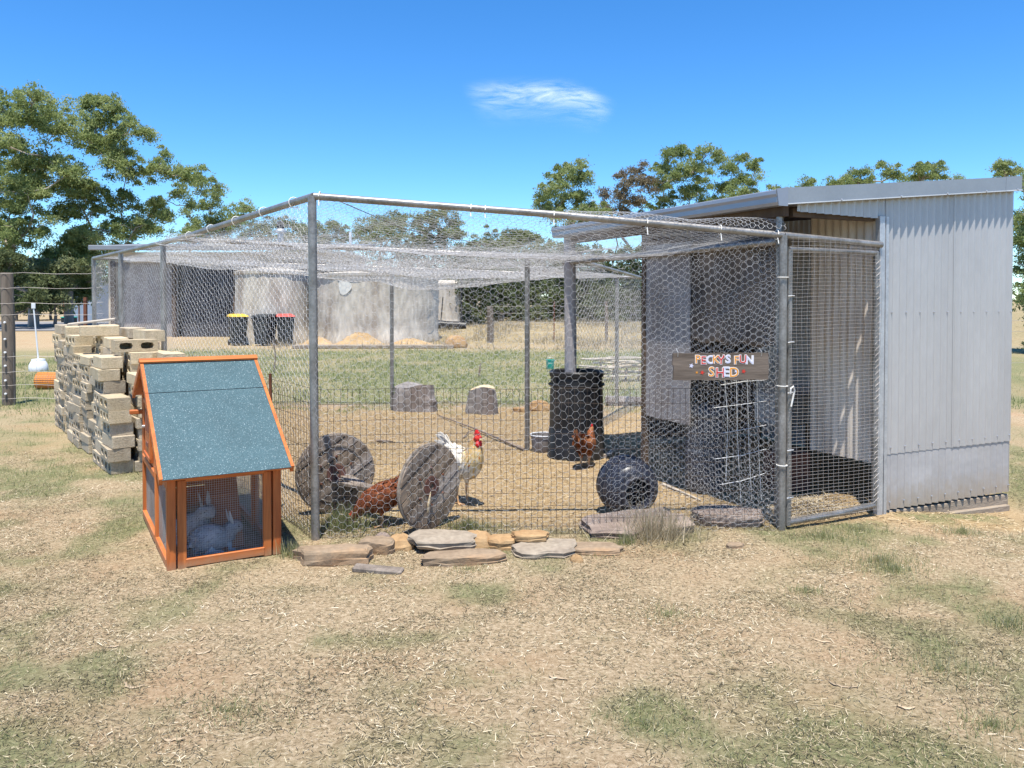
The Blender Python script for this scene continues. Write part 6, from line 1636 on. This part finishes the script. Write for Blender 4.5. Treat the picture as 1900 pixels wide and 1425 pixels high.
# grass
def grass(name, label, n0, box, seed, hmin, hmax, wid, thr, pw=1.3, dry=.25, lean=.75, fall=4.5, mat='blades'):
    g, x, y = scatter(n0, *box, seed); ch, gr, dr = fields(x, y)
    tuft = sstep(.40, .62, fbm(x * 7, y * 7, seed % 50 + 100, 3))
    p_ = np.clip(gr - thr, 0, 1) ** pw * (.25 + .75 * tuft) * np.clip(fall / y, 0, 1)
    ok = keep_view(x, y) & free(x, y) & (g.random(len(x)) < p_); x, y, tuft, gr = x[ok], y[ok], tuft[ok], gr[ok]; n = len(x)
    h = (hmin + (hmax - hmin) * g.random(n) ** 1.6) * (.5 + .5 * tuft) * (.6 + .5 * gr)
    P = np.column_stack([x, y, terrain(x, y) - .003])
    tint = np.where(g.random(n) < dry, .75 + .25 * g.random(n), .15 + .55 * g.random(n))
    V, F, T = blade_mesh(P, h, wid * g.uniform(.6, 1.3, n), lean * g.random(n) ** .6, tint, seed + 1)
    return tag(put(name, arrays_mesh(name, V, F, tint=T), mat), label, 'grass', kind='stuff')
grass('fore_grass', 'short patchy grass over the foreground', 600000, (-5.5, 5.8, 2.3, 8.5), 111, .012, .045, .0032, .12, 1.0, .40, lean=.92)
grass('left_grass', 'rough mown grass left of the block stack', 110000, (-12.5, -1.5, 6.0, 22), 112, .03, .10, .006, .08, 1.0, .35, fall=9)
grass('lawn_grass', 'green lawn beyond the run', 150000, (-12, 8, 11, 27), 113, .04, .13, .012, .08, .7, .15, fall=16, mat='lawn')
grass('right_grass', 'grass right of the shed', 30000, (4, 12, 6.5, 18), 114, .03, .10, .006, .06, 1.0, .35, fall=9)
g, x, y = scatter(34000, -8, 14, 25.5, 40, 121)
cl_ = sstep(.42, .62, fbm(x * .9, y * .9, 122, 4)); ok = keep_view(x, y) & (g.random(len(x)) < .15 + .85 * cl_); x, y, cl_ = x[ok], y[ok], cl_[ok]; n = len(x)
V, F, T = blade_mesh(np.column_stack([x, y, terrain(x, y) - .01]), (.06 + .22 * g.random(n) ** 2) * (.5 + cl_), .018 * g.uniform(.6, 1.4, n), .8 * g.random(n), np.clip(.2 + .75 * g.random(n), 0, 1), 123)
tag(put('bank_grass', arrays_mesh('bank_grass', V, F, tint=T), 'weed'), 'dry grass on the far bank', 'grass', kind='stuff')
# taller tufts
def tuft(label, x, y, n, h, rad, seed, mat='blades', dry=.2, wid=.004, lean=.6, name='grass_tuft', cat='grass tuft', group='grass tufts'):
    g = np.random.default_rng(seed); r_ = np.abs(g.normal(0, rad, n)); a = g.random(n) * 6.283
    px, py = x + r_ * np.cos(a), y + r_ * np.sin(a) * .7
    P = np.column_stack([px - x, py - y, terrain(px, py) - .004 - tz(x, y)])
    tint = np.where(g.random(n) < dry, .75 + .25 * g.random(n), .1 + .6 * g.random(n))
    V, F, T = blade_mesh(P, h * g.uniform(.35, 1, n), wid * g.uniform(.6, 1.3, n), lean * g.random(n), tint, seed)
    o = put(name, arrays_mesh(name, V, F, tint=T), mat); o.location = (x, y, tz(x, y)); return tag(o, label, kind='stuff')
tuft('grass tuft between the hutch foot and the first edging stone', *gp(545, 1035)[:2], 260, .13, .06, 201, dry=.35)
tuft('fresh green grass growing inside the run under the reel plank', *gp(640, 985)[:2], 700, .20, .12, 202, dry=.1)
tuft('green grass at the foot of the right reel wheel', *gp(868, 985)[:2], 500, .11, .10, 203, dry=.12)
tuft('brown dry weeds growing through the mesh beside the barrel', *gp(1205, 1003)[:2], 520, .30, .15, 204, 'weed', .4, .004, .85, 'dry_weed', 'weed', 'dry weeds along the mesh')
tuft('dry weed clump left of the brown flagstone on the mesh', *gp(1245, 1000)[:2], 320, .26, .12, 205, 'weed', .5, .004, .85, 'dry_weed', 'weed', 'dry weeds along the mesh')
tuft('dark green weed at the foot of the mesh before the barrel', *gp(1165, 1012)[:2], 160, .10, .05, 206, dry=.1)
for k, (px, py, nn, h, rad, lab) in enumerate(((1530, 1000, 380, .10, .16, 'wide green tuft in front of the gate foot'), (1640, 1045, 420, .10, .14, 'green tuft in front of the shed sleeper'), (1790, 985, 200, .12, .08, 'grass tuft under the lower shed sheet'), (1600, 985, 260, .09, .12, 'grass tuft by the shed corner flashing'), (1660, 1060, 300, .09, .10, 'pale grass tuft on the path before the shed'), (1885, 1165, 260, .10, .09, 'bright green tuft at the right edge of the photo'), (1850, 1355, 240, .09, .10, 'green tuft in the lower right corner'), (425, 1325, 260, .07, .12, 'grey green tuft in the lower left foreground'), (1240, 1145, 200, .07, .10, 'small tuft in the middle foreground'), (1200, 1355, 220, .07, .10, 'pale grass tuft at the bottom centre'), (1500, 1100, 160, .08, .06, 'lone small tuft before the gate'), (1750, 1250, 240, .09, .14, 'grass tuft along the right foreground'), (870, 1062, 160, .06, .1, 'short tuft before the middle edging stones'), (1115, 1030, 120, .07, .06, 'green tuft beside the reddish sunken slab'))):
    tuft(lab, *gp(px, py)[:2], int(nn * 2.2), h * .62, rad * 1.35, 300 + k, dry=.45, lean=.95, wid=.0035)
# bark strips and gum leaves dropped on the ground
def strip(label, px, py, ln, w, rz, seed, lift=.004, curl=.03):
    g = np.random.default_rng(seed); V = []; n = 9
    for k in range(n):
        f = k / (n - 1) - .5; ww = w * (1 - (2 * f) ** 4) * .5 + .0006
        y = curl * (f * f) * 2 * ln + .004 * g.normal()
        z = lift + .012 * f * f + .002 * g.random()
        V += [(f * ln, y - ww, z), (f * ln, y + ww, z + .002)]
    F = [(2 * k, 2 * k + 2, 2 * k + 3, 2 * k + 1) for k in range(n - 1)]
    o = MB().add(V, F, True).build('bark_strip', 'bark_strip', fix=False); o.modifiers.new('thickness', 'SOLIDIFY').thickness = .0015
    p = gp(px, py); o.location = p; o.rotation_euler = (0, 0, rz); return tag(o, label, 'bark strip', 'bark strips dropped on the ground')
for k, (px, py, ln, w, rz, lab) in enumerate(((236, 1281, .10, .016, -14, 'broad pale bark strip in the lower left foreground'), (372, 1190, .06, .008, 88, 'upright pale bark strip in the left foreground'), (372, 1217, .07, .016, 18, 'curled brown bark strip below the upright one'), (447, 1157, .06, .010, -10, 'pale bark strip in front of the hutch'), (728, 1152, .06, .018, 12, 'dark bark strip below the edging stones'), (1035, 1270, .09, .010, -28, 'thin pale bark strip in the centre foreground'), (1568, 1280, .12, .009, -30, 'long straight bark strip right of centre'), (1530, 1197, .08, .007, -25, 'wavy white bark strip right of centre'), (462, 1258, .07, .010, -10, 'curved yellow bark strip beside the grey green tuft'), (1690, 1322, .07, .012, -12, 'orange bark strip in the lower right'), (205, 1205, .05, .008, 30, 'small bark strip at the far left foreground'), (905, 1310, .06, .008, 40, 'short bark strip at the bottom centre'), (310, 1385, .09, .014, -4, 'yellow bark strip at the bottom left'), (640, 1255, .05, .009, 20, 'small pale bark strip left of centre'))):
    strip(lab, px, py, ln, w, R(rz), 400 + k, curl=.15 if k % 3 else .4)
